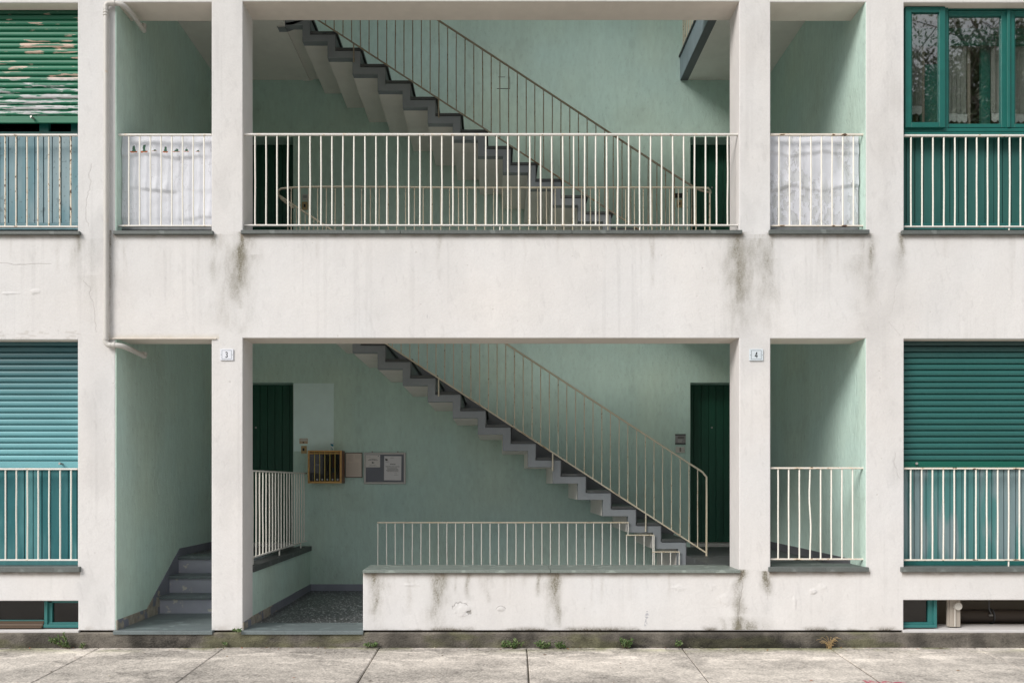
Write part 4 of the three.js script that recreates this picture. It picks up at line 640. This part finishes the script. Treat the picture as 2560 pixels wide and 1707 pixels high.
// letterbox
const zf = -WALLD + 0.22, dl = WALLD - 0.22;
const LB = { x0: U(769, dl), x1: U(854, dl), y0: V(1208, dl), y1: V(1126, dl) };
{
  const t = thing('letterbox', 'wooden letterbox with yellow dividers and glazed slots on the green wall', 'letterbox');
  const wood = Std({ ...new Sheet(256, 256, 0, 1, 0, 1).fill((x, y, o) => { const g = fbm(x * 3, y * 40, 4, 4); const v = 0.7 + 0.6 * g; o[0] = 0.6 * v; o[1] = 0.33 * v; o[2] = 0.1 * v; o[3] = g; }).textures(), roughness: 0.45, bumpScale: 0.0006 }), yel = flat(0.62, 0.47, 0.1, 0.4);
  const { x0, x1, y0, y1 } = LB, f = 0.02;
  part(t, 'side_panel', bx(x0, x0 + f, y0, y1, z0, zf, 0.002), wood); part(t, 'side_panel', bx(x1 - f, x1, y0, y1, z0, zf, 0.002), flat(0.16, 0.06, 0.025, 0.4)); part(t, 'frame', join(bx(x1 - f - 0.004, x1 - 0.0005, y0, y1, zf + 0.0005, zf + 0.006), bx(x0, x0 + f, y0, y1, zf + 0.0005, zf + 0.006)), wood);
  part(t, 'top_panel', bx(x0 + f, x1 - f, y1 - 0.018, y1, z0, zf, 0.002), wood); part(t, 'bottom_panel', bx(x0 + f, x1 - f, y0, y0 + 0.024, z0, zf, 0.002), wood); part(t, 'back_panel', bx(x0 + f, x1 - f, y0 + 0.024, y1 - 0.018, z0, z0 + 0.01), flat(0.06, 0.035, 0.022, 0.7));
  part(t, 'slot_rail', bx(x0 + f, x1 - f, y1 - 0.042, y1 - 0.03, zf - 0.012, zf - 0.001), wood);
  const w = (x1 - x0 - 2 * f) / 6;
  for (let i = 1; i < 6; i++) part(t, 'divider', bx(x0 + f + w * i - 0.0035, x0 + f + w * i + 0.0035, y0 + 0.024, y1 - 0.018, z0 + 0.01, zf + 0.002), yel);
  for (let i = 0; i < 6; i++) { part(t, 'pane', bx(x0 + f + w * i + 0.004, x0 + f + w * (i + 1) - 0.004, y0 + 0.026, y1 - 0.045, zf - 0.008, zf - 0.005), M.glassDim); if (i > 0) part(t, 'lock', rod([x0 + f + w * (i + 0.5), y0 + 0.045, zf - 0.005], [x0 + f + w * (i + 0.5), y0 + 0.045, zf + 0.004], 0.011, 12), M.metal); }
  const item = (i, a, b, ya, yb, col, name, label, cat) => { const o = thing(name, label, cat); part(o, name === 'envelope' ? 'paper' : 'cover', bx(x0 + f + w * (i + a), x0 + f + w * (i + b), y0 + (y1 - y0) * ya, y0 + (y1 - y0) * yb, zf - 0.06, zf - 0.05, 0.002), flat(...col, 0.7)); return o; };
  item(0, 0.08, 0.9, 0.8, 0.87, [0.8, 0.78, 0.72], 'envelope', 'white envelope top in the first slot of the letterbox', 'envelope');
  item(1, 0.1, 0.85, 0.52, 0.6, [0.85, 0.84, 0.86], 'envelope', 'white envelope lying halfway up the second letterbox slot', 'envelope');
  item(0, 0.15, 0.9, 0.34, 0.66, [0.2, 0.13, 0.2], 'leaflet', 'purple leaflet in the first letterbox slot', 'leaflet');
  item(2, 0.15, 0.8, 0.74, 0.78, [0.4, 0.07, 0.05], 'leaflet', 'red edged leaflet high in the third letterbox slot', 'leaflet');
  item(3, 0.1, 0.85, 0.84, 0.89, [0.8, 0.78, 0.74], 'envelope', 'white envelope top in the fourth slot of the letterbox', 'envelope');
  const br = item(4, 0.3, 0.85, 0.12, 0.86, [0.75, 0.22, 0.02], 'brochure', 'orange rolled brochure standing in the fifth letterbox slot', 'brochure'); part(br, 'printed_band', bx(x0 + f + w * 4.34, x0 + f + w * 4.86, y0 + (y1 - y0) * 0.33, y0 + (y1 - y0) * 0.47, zf - 0.0495, zf - 0.047), flat(0.2, 0.3, 0.45, 0.6));
  item(1, 0.2, 0.8, 0.07, 0.5, [0.16, 0.12, 0.1], 'leaflet', 'brown leaflet low in the second letterbox slot', 'leaflet');
}
{ // cup on top
  const t = thing('paper_cone', 'small blue and white striped paper cone on top of the letterbox', 'cone'), cx = U(830.5, dl + 0.06), y = LB.y1, tex = print(64, 128, (c, w, h) => { c.fillStyle = '#dfe6ea'; c.fillRect(0, 0, w, h); c.fillStyle = '#1d7f96'; for (let k = -4; k < 8; k++) { c.beginPath(); c.moveTo(0, k * 40); c.lineTo(64, k * 40 + 40); c.lineTo(64, k * 40 + 60); c.lineTo(0, k * 40 + 20); c.fill(); } });
  const g = new THREE.LatheGeometry([[0.006, 0], [0.008, 0.012], [0.007, 0.02], [0.014, 0.05], [0.02, 0.08], [0.026, 0.092], [0.022, 0.09]].map((p) => new THREE.Vector2(...p)), 16); g.rotateZ(0.05); g.translate(cx, y + 0.001, zf - 0.06);
  part(t, 'cone', g, Std({ map: tex, roughness: 0.6 }));
}
const lines = (c, x, y, w, n, lh, th, R, col = '#333') => { c.fillStyle = col; for (let i = 0; i < n; i++) { let p = x; const e = x + w * (0.82 + 0.18 * R()); while (p < e) { const q = 3 + R() * 11; c.fillRect(p, y + i * lh, Math.min(q, e - p), th); p += q + 3; } } };
{ // framed list
  const t = thing('framed_list', 'yellowed typed list in a thin dark frame beside the letterbox', 'notice'), [x0, x1, y0, y1] = wallBox(862.6, 905.3, 1131.4, 1194, 0.016);
  const tex = print(256, 376, (c, w, h) => { c.fillStyle = '#dccfc2'; c.fillRect(0, 0, w, h); const R = rng(4); c.globalAlpha = 0.4; lines(c, 40, 26, 80, 12, 9, 2, R, '#6a625a'); lines(c, 22, 150, 210, 22, 9.4, 2, R, '#6a625a'); lines(c, 150, 26, 80, 8, 9, 2, R, '#6a625a'); c.globalAlpha = 1; });
  part(t, 'paper', face(x0 + 0.006, x1 - 0.006, y0 + 0.006, y1 - 0.006, z0, z0 + 0.008, 0), Std({ map: tex, roughness: 0.6 }));
  const f = flat(0.06, 0.04, 0.025, 0.5); part(t, 'frame', join(bx(x0, x0 + 0.007, y0, y1, z0, z0 + 0.016), bx(x1 - 0.007, x1, y0, y1, z0, z0 + 0.016), bx(x0 + 0.007, x1 - 0.007, y0, y0 + 0.009, z0, z0 + 0.016), bx(x0 + 0.007, x1 - 0.007, y1 - 0.007, y1, z0, z0 + 0.016)), f);
}
{ // notice board
  const t = thing('notice_board', 'grey notice board with pale metal frame under the lower stairs', 'notice board'), [x0, x1, y0, y1] = wallBox(909, 1014, 1131, 1210, 0.03), f = 0.026, al = flat(0.5, 0.49, 0.47, 0.4, { metalness: 0.2 });
  part(t, 'panel', bx(x0 + f, x1 - f, y0 + f, y1 - f, z0, z0 + 0.016), flat(0.2, 0.21, 0.245, 0.8));
  part(t, 'frame', join(bx(x0, x0 + f, y0, y1, z0, z0 + 0.03, 0.004), bx(x1 - f, x1, y0, y1, z0, z0 + 0.03, 0.004), bx(x0 + f, x1 - f, y0, y0 + f, z0, z0 + 0.029, 0.004), bx(x0 + f, x1 - f, y1 - f, y1, z0, z0 + 0.029, 0.004)), al);
  for (const q of [929, 993]) part(t, 'hook', bx(...wallBox(q, q + 2.5, 1127.5, 1132, 0.02)), M.metal);
  const sheet = (a, tex, label, rot) => { const o = thing('paper_notice', label, 'paper'), [p0, p1, q0, q1] = wallBox(...a, 0.018); const g = face(p0 - (p0 + p1) / 2, p1 - (p0 + p1) / 2, q0 - (q0 + q1) / 2, q1 - (q0 + q1) / 2, -0.001, 0.001, 0); const m = part(o, 'paper', g, Std({ map: tex, roughness: 0.8 })); o.position.set((p0 + p1) / 2, (q0 + q1) / 2, z0 + 0.018); m.rotation.z = rot; };
  sheet([914, 950, 1137, 1168], print(300, 260, (c, w, h) => { c.fillStyle = '#e2dedb'; c.fillRect(0, 0, w, h); const R = rng(7); c.fillStyle = '#333'; c.font = 'bold 21px sans-serif'; c.textAlign = 'center'; c.fillText('LA NUMERO di', 150, 96); c.font = 'bold 19px sans-serif'; c.fillText('PRONTO INTERVENTO', 150, 119); c.fillRect(128, 146, 20, 30); c.fillRect(150, 156, 26, 16); c.globalAlpha = 0.6; lines(c, 16, 40, 110, 1, 9, 4, R); lines(c, 80, 206, 150, 2, 12, 4, R); lines(c, 60, 238, 190, 1, 12, 4, R); c.fillRect(258, 16, 14, 20); c.globalAlpha = 1; }), 'smaller landscape paper pinned top left on the notice board', 0.0);
  sheet([960, 1003, 1140, 1200.5], print(300, 420, (c, w, h) => { c.fillStyle = '#e4e2e4'; c.fillRect(0, 0, w, h); const R = rng(9); c.fillStyle = '#222'; c.fillRect(20, 44, 18, 34); c.fillRect(38, 54, 22, 24); c.globalAlpha = 0.6; lines(c, 105, 28, 80, 1, 9, 5, R); lines(c, 22, 92, 60, 2, 10, 4, R); c.globalAlpha = 1; c.font = 'bold 27px sans-serif'; c.textAlign = 'center'; c.fillText('AVVISO', 150, 150); for (let i = 0; i < 5; i++) lines(c, 24 + (i ? 14 + 9 * (i % 3) : 0), 178 + i * 21, 252 - (i ? 28 + 18 * (i % 3) : 0), 1, 9, 7, R, '#2e2e2e'); c.globalAlpha = 0.55; lines(c, 180, 300, 50, 1, 8, 4, R); lines(c, 170, 326, 80, 1, 8, 4, R); c.globalAlpha = 1; }), 'tall paper headed AVVISO on the right of the notice board', -0.012);
}
// curtains behind the window
{
  const cloth = Std({ color: rgb(0.36, 0.36, 0.335), roughness: 0.95 });
  const curtain = (px0, px1, py1, label) => {
    const d = 0.33, x0 = U(px0, d), x1 = U(px1, d), y0 = V(py1, d), y1 = V(60, d), t = thing('curtain', label, 'curtain', null);
    const n = 40, pos = [], idx = []; for (let i = 0; i <= n; i++) { const u = i / n, z = -d + 0.01 * Math.sin(u * (x1 - x0) * 120 + px0) + 0.004 * Math.sin(u * 31); pos.push(x0 + u * (x1 - x0), y0 + 0.085, z, x0 + u * (x1 - x0), y1, z); if (i) { const a = 2 * i - 2; idx.push(a, a + 2, a + 1, a + 1, a + 2, a + 3); } }
    const g = new THREE.BufferGeometry(); g.setAttribute('position', new THREE.Float32BufferAttribute(pos, 3)); g.setIndex(idx); g.computeVertexNormals(); part(t, 'cloth', g, cloth);
    const s = new THREE.Shape(); const W = x1 - x0, m = Math.max(2, Math.round(W / 0.05)); s.moveTo(0, 0.085); s.lineTo(0, 0.02); for (let i = 0; i < m; i++) s.quadraticCurveTo((i + 0.5) * W / m, -0.02, (i + 1) * W / m, 0.02); s.lineTo(W, 0.085);
    for (let i = 0; i < m; i++) for (const [ox, oy, r] of [[0.5, 0.034, 0.0145], [0.2, 0.06, 0.01], [0.8, 0.06, 0.01]]) { const h = new THREE.Path(); h.absellipse((i + ox) * W / m, oy, r, r * 0.8, 0, 6.283, true); s.holes.push(h); }
    const lg = new THREE.ExtrudeGeometry(s, { depth: 0.001, bevelEnabled: false, curveSegments: 6 }); lg.translate(x0, y0, -d); part(t, 'lace_hem', lg, flat(0.78, 0.78, 0.76, 0.9));
  };
  curtain(2276, 2306, 287, 'narrow lace curtain behind the opened casement'); curtain(2366, 2394, 305, 'lace curtain at the left of the wide pane'); curtain(2393, 2419, 307, 'second lace curtain beside the pale post in the wide pane');
  curtain(2480, 2512, 305, 'lace curtain at the right edge of the wide pane'); curtain(2534, 2640, 307, 'lace curtain in the pane cut by the photo edge');
}
// ------------------------------------------------------------------ ground
const FALL = 0.054, SKEW = 0.021, gy = (z) => -FALL * z;
const S_PAVE = new Sheet(2048, 512, -5, 5, 0, 2.5);
{
  S_PAVE.fill((x, z, o) => {
    const a = fbm(x * 1.3, z * 1.8, 3, 4), b = fbm(x * 7, z * 10, 5, 5), sp = noise(x * 110, z * 110, 7), sp2 = noise(x * 60, z * 60, 17), wet = smooth(0.5, 0.75, fbm(x * 2.3, z * 3.5, 11, 4));
    let v = 0.45 + 0.24 * (a - 0.5) + 0.08 * smooth(0.5, 0.62, fbm(x * 0.9 + 7, z * 1.6, 37, 4)) - 0.06 * smooth(0.55, 0.6, fbm(x * 2.4, z * 3.4 + 5, 39, 5)) + 0.15 * (b - 0.5) + 0.2 * (sp - 0.5) + 0.14 * (sp2 - 0.5); v = 0.42 + (v - 0.42) * 1.25; const pale = smooth(0.55, 0.66, fbm(x * 4.2, z * 11, 13, 4)) * smooth(0.9, 0.2, z); v += pale * 0.2 - 0.07 * smooth(0.6, 0.75, fbm(x * 8, z * 14, 23, 4)); v *= 1 - wet * 0.15;
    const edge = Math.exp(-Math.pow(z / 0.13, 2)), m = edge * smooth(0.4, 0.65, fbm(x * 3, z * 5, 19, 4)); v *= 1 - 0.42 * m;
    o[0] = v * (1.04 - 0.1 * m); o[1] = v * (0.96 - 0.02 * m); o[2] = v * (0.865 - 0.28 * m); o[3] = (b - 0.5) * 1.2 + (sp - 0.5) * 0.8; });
  // smear of red marking paint at the kerb side
  S_PAVE.paint(2.9, 3.2, 1.02, 1.3, (x, z) => { const q = z - 1.07 - (x - 2.9) * 0.25 + (fbm(x * 20, z * 20, 3, 3) - 0.5) * 0.07; return q > 0 && q < 0.09 ? [0.7 * smooth(0.35, 0.5, fbm(x * 40, z * 40, 6, 3)) + 0.15, 0.42, 0.05, 0.1, 0] : null; });
}
M.pave = Std({ ...S_PAVE.textures(), roughness: 0.92, bumpScale: 0.004 });
const pavement = new THREE.Group(); pavement.name = 'pavement'; pavement.userData.kind = 'structure'; scene.add(pavement);
{
  const js = [-2440, -2060, -1680, -1300, -920, -530, -140, 250, 561, 949, 1317, 1704, 2073, 2434, 2810, 3190, 3570, 3950, 4330, 4710].map((q) => U(q)), gap = 0.0045, ZE = 9.6;
  for (let i = 0; i + 1 < js.length; i++) {
    const tilt = (hash(i, 3, 5) - 0.5) * 0.006, pos = [], idx = [], N = 24, c = 0.008, R = rng(i + 50);
    const x0 = js[i] + gap, x1 = js[i + 1] - gap, rows = [0.034, 0.06, 0.3, 0.7, 1.2, 2, 5, ZE];
    const jag = rows.map(() => [(R() - 0.5) * 0.006, (R() - 0.5) * 0.006]);
    rows.forEach((z, j) => { const s = -SKEW * z, a = x0 + s + jag[j][0], b = x1 + s + jag[j][1], y = gy(z) + tilt * (j === 0 ? 1 : 1); pos.push(a, y - 0.06, z, a, y - c, z, a + c, y, z, b - c, y, z, b, y - c, z, b, y - 0.06, z);
      if (j) for (let k = 0; k < 5; k++) { const p = (j - 1) * 6 + k, q = p + 6; idx.push(p, q, p + 1, p + 1, q, q + 1); } });
    const n0 = pos.length / 3; pos.push(x0 - SKEW * 0.03, gy(0) - 0.06, 0.034, x1, gy(0) - 0.06, 0.034, x0 - SKEW * 0.03, tilt, 0.034, x1, tilt, 0.034); idx.push(n0, n0 + 1, n0 + 2, n0 + 1, n0 + 3, n0 + 2);
    const g = new THREE.BufferGeometry(); g.setAttribute('position', new THREE.Float32BufferAttribute(pos, 3)); g.setIndex(idx); const gg = g.toNonIndexed(); gg.computeVertexNormals();
    part(pavement, 'paving_slab', sheetUV(gg, S_PAVE, true), M.pave);
  }
  part(pavement, 'joint_bed', (() => { const g = new THREE.PlaneGeometry(40, ZE + 0.1); g.rotateX(-Math.PI / 2); g.translate(0, 0, (ZE + 0.1) / 2 - 0.04); const p = g.attributes.position; for (let i = 0; i < p.count; i++) p.setY(i, gy(p.getZ(i)) - 0.012); return muv(g); })(), flat(0.06, 0.05, 0.035, 1));
  part(pavement, 'kerb', bx(-40, 40, -0.85, gy(ZE) + 0.004, ZE + 0.002, ZE + 0.14, 0.01), flat(0.36, 0.35, 0.33, 0.9));
}
M.asphalt = Std({ ...new Sheet(512, 512, 0, 4, 0, 4).fill((x, y, o) => { const v = 0.08 + 0.04 * noise(x * 60, y * 60, 3) + 0.03 * fbm(x, y, 5, 3); o[0] = v; o[1] = v; o[2] = v * 1.02; o[3] = noise(x * 60, y * 60, 3); }).textures(), roughness: 0.9, bumpScale: 0.004 });
struct('road', muv(bx(-200, 200, -1.0, gy(9.6) - 0.12, 9.74, 16.5), 4), M.asphalt);
M.turf = flat(0.07, 0.09, 0.035, 1);
struct('ground', muv(bx(-400, 400, -1.2, -0.5, 16.5, 400), 4), M.turf);
struct('terrain', muv(bx(-400, 400, -1.2, -0.13, -400, -0.31), 4), M.turf);
// fallen leaves and grit on the pavement
{
  const s = new THREE.Shape(); s.moveTo(0, -0.5); s.quadraticCurveTo(0.3, 0, 0, 0.5); s.quadraticCurveTo(-0.3, 0, 0, -0.5);
  const g = new THREE.ShapeGeometry(s, 3); g.rotateX(-Math.PI / 2); const p = g.attributes.position; for (let i = 0; i < p.count; i++) p.setY(i, 0.25 * p.getX(i) * p.getX(i) + 0.1 * p.getZ(i) * p.getZ(i));
  const N = 230, im = new THREE.InstancedMesh(g, Std({ color: 0xffffff, roughness: 0.9 }), N), R = rng(12), m = new THREE.Matrix4(), q = new THREE.Quaternion();
  const cols = [[0.16, 0.08, 0.035], [0.3, 0.16, 0.06], [0.08, 0.06, 0.04], [0.34, 0.1, 0.04], [0.4, 0.36, 0.28]];
  for (let i = 0; i < N; i++) { const z = i < 120 ? 0.035 + R() * R() * 0.12 : 0.05 + R() * 1.5, x = -4.8 + R() * 9.6, sc = (i < 120 ? 0.014 : 0.014) + R() * 0.026; q.setFromEuler(new THREE.Euler((R() - 0.5) * 0.5, R() * 6.28, (R() - 0.5) * 0.5)); m.compose(new THREE.Vector3(x, gy(z) + 0.005, z), q, new THREE.Vector3(sc, sc, sc)); im.setMatrixAt(i, m); im.setColorAt(i, rgb(...cols[Math.floor(R() * 5)])); }
  im.name = 'fallen_leaves'; im.castShadow = im.receiveShadow = true; im.userData.kind = 'stuff'; tag(im, 'small brown leaf scraps scattered along the pavement edge', 'leaves'); scene.add(im);
}
// ------------------------------------------------------------------ weeds
M.weed = [flat(0.11, 0.2, 0.05, 0.7), flat(0.075, 0.145, 0.035, 0.7), flat(0.2, 0.27, 0.11, 0.7)].map((m) => { const q = new THREE.MeshPhysicalMaterial({ color: m.color, roughness: 0.75, side: THREE.DoubleSide, transmission: 0.3, thickness: 0 }); return q; });
M.stem = flat(0.16, 0.12, 0.06, 0.8);
function leafGeo(len, wid) { const s = new THREE.Shape(); s.moveTo(0, 0); s.quadraticCurveTo(wid, len * 0.45, 0, len); s.quadraticCurveTo(-wid, len * 0.45, 0, 0); const g = new THREE.ShapeGeometry(s, 3); const p = g.attributes.position; for (let i = 0; i < p.count; i++) p.setZ(i, Math.abs(p.getX(i)) * 0.5 - 0.35 * Math.pow(p.getY(i) / len, 2) * len); g.computeVertexNormals(); return g; }
function weed(px, py, w, h, n, seed, label, lean = 0) {
  const R = rng(seed), x = U(px, -0.05), y = V(py, -0.05), z = 0.045, t = thing('weed', label, 'weed', null, [x, y, z]); const L = [[], [], []], St = []; const W = w * 0.0041, H = h * 0.0043;
  for (let i = 0; i < n; i++) {
    const a = (R() - 0.5) * W, tip = [a + lean * H * (0.5 + R()) + (R() - 0.5) * W * 0.3, H * (0.35 + 0.65 * R()), R() * 0.05 + 0.005], b = [a * 0.5, 0, R() * 0.02]; St.push(rod(b, tip, 0.0012, 4));
    const k = 6 + Math.floor(R() * 6); for (let j = 0; j < k; j++) { const f = 0.25 + 0.8 * j / k, g = leafGeo(0.016 + R() * 0.018, 0.009 + R() * 0.008); g.rotateX(-0.9 + R() * 1.6); g.rotateZ((R() - 0.5) * 2.6); g.rotateY(R() * 6.28); g.translate(b[0] + (tip[0] - b[0]) * f, b[1] + (tip[1] - b[1]) * f, b[2] + (tip[2] - b[2]) * f + 0.004); L[Math.floor(R() * 3)].push(g); }
  }
  part(t, 'stems', join(...St), M.stem); L.forEach((l, i) => l.length && part(t, 'leaves', join(...l), M.weed[i]));
}
weed(172, 1622, 24, 36, 12, 3, 'sprawling weed by the plinth below the turquoise basement window', -0.5); weed(140, 1606, 34, 14, 7, 33, 'pale trailing weed shoot lying against the plinth beside the sprawling weed', -0.3); weed(203, 1622, 10, 12, 4, 4, 'tiny green sprout right of the sprawling weed at the left plinth');
weed(596, 1581, 20, 9, 6, 5, 'green sprig growing at the foot of the number 3 pillar'); weed(933, 1618, 38, 10, 9, 6, 'flat green weed at the plinth before the low wall corner');
weed(1261, 1620, 12, 16, 5, 7, 'small upright weed left of the weed pair below the low wall'); weed(1291, 1622, 40, 22, 16, 8, 'bushy weed left of the pair below the blistered low wall'); weed(1363, 1622, 38, 20, 14, 9, 'rounded weed right of the pair below the low wall'); weed(1402, 1622, 28, 15, 9, 10, 'low weed trailing right from the rounded weed');
weed(1566, 1621, 40, 24, 15, 11, 'leafy weed with raised tip below the middle of the low wall'); weed(1696, 1617, 14, 15, 4, 12, 'thin sprout where a slab joint meets the plinth'); weed(564, 1614, 6, 6, 3, 13, 'speck of green at the slab joint near the number 3 pillar');
weed(2479, 1635, 16, 8, 5, 14, 'small weed in the slab joint near the dark pipe window');
{ // dry grass
  const R = rng(21), x = U(2075, -0.05), y = V(1626, -0.05), t = thing('dry_grass_tuft', 'straw coloured dry grass tuft against the plinth', 'grass tuft', null, [x, y, 0.045]); const G = [];
  for (let i = 0; i < 46; i++) { const l = 0.05 + R() * 0.11, a = (R() - 0.55) * 1.3, b = R() * 0.6; const p = [[(R() - 0.5) * 0.05, 0, 0], [Math.sin(a) * l * 0.5, Math.cos(a) * l * 0.7, b * 0.03], [Math.sin(a) * l + (R() - 0.5) * 0.03, Math.cos(a) * l * 0.9, b * 0.05], [Math.sin(a) * l * 1.35, Math.cos(a) * l * 0.82, b * 0.07]]; G.push(tube(p, 0.0011, 8, 4)); }
  part(t, 'blades', join(...G), flat(0.5, 0.36, 0.18, 0.85));
}
// ------------------------------------------------------------------ trees across the road, seen mirrored in the window
M.bark = Std({ ...new Sheet(128, 256, 0, 1, 0, 2).fill((x, y, o) => { const v = 0.1 + 0.1 * fbm(x * 20, y * 4, 3, 4); o[0] = v; o[1] = v * 0.85; o[2] = v * 0.7; o[3] = v * 5; }).textures(), roughness: 0.95, bumpScale: 0.01 });
M.leafA = new THREE.MeshPhysicalMaterial({ color: rgb(0.075, 0.11, 0.03), roughness: 0.6, transmission: 0.35, thickness: 0, side: THREE.DoubleSide });
M.leafB = new THREE.MeshPhysicalMaterial({ color: rgb(0.05, 0.085, 0.025), roughness: 0.6, transmission: 0.3, thickness: 0, side: THREE.DoubleSide });
function tree(x, z, H, seed, label) {
  const R = rng(seed), t = thing('tree', label, 'tree', null, [x, -0.55, z]), limbs = [], pos = [[], []];
  const leaf = (c, k) => { const s = 0.045 + R() * 0.045, d = new THREE.Vector3(R() - 0.5, R() - 0.75, R() - 0.5).normalize(), e = new THREE.Vector3(R() - 0.5, R() - 0.5, R() - 0.5).cross(d).normalize(), A = c, T = c.clone().addScaledVector(d, s * 2), M1 = c.clone().addScaledVector(d, s * 0.9).addScaledVector(e, s * 0.42), M2 = c.clone().addScaledVector(d, s * 0.9).addScaledVector(e, -s * 0.42); for (const v of [A, M1, T, A, T, M2]) pos[k].push(v.x, v.y, v.z); };
  const grow = (a, dir, len, r, lev) => {
    const b = a.clone().addScaledVector(dir, len); limbs.push(rod(a.toArray(), b.toArray(), r, lev > 2 ? 4 : 8, r * 0.68));
    if (lev >= 2) { const n = lev > 3 ? 44 : 8; for (let i = 0; i < n; i++) { const c = a.clone().lerp(b, 0.3 + R() * 0.9).add(new THREE.Vector3(R() - 0.5, R() - 0.6, R() - 0.5).multiplyScalar(0.75)); leaf(c, R() < 0.55 ? 0 : 1); } }
    if (lev >= 5) return; const n = lev === 0 ? 5 : lev < 3 ? 4 : 3;
    for (let i = 0; i < n; i++) { const q = dir.clone().add(new THREE.Vector3(R() - 0.5, (R() - 0.35) * 0.7, R() - 0.5).multiplyScalar(lev === 0 ? 1.5 : 1.9)).normalize(); grow(a.clone().lerp(b, lev === 0 ? 0.65 + 0.35 * (i / n) : 0.55 + 0.45 * R()), q, len * (0.58 + 0.18 * R()), r * 0.55, lev + 1); }
  };
  grow(new THREE.Vector3(0, 0, 0), new THREE.Vector3((R() - 0.5) * 0.1, 1, (R() - 0.5) * 0.1).normalize(), H * 0.34, H * 0.02, 0);
  part(t, 'trunk', join(...limbs), M.bark);
  pos.forEach((p, k) => { const g = new THREE.BufferGeometry(); g.setAttribute('position', new THREE.Float32BufferAttribute(p, 3)); g.computeVertexNormals(); const m = part(t, 'crown', g, k ? M.leafB : M.leafA); m.userData.kind = 'stuff'; });
}
tree(13.0, 18, 21, 5, 'tall leafy tree across the road mirrored in the wide pane'); tree(18.2, 20, 21, 8, 'leafy tree across the road mirrored at the window edge'); tree(6.5, 24, 20, 13, 'lower leafy tree across the road mirrored in the narrow casement');

scene.traverse((o) => { if (o.isMesh) { o.castShadow = true; o.receiveShadow = true; } });
renderer.render(scene, camera);
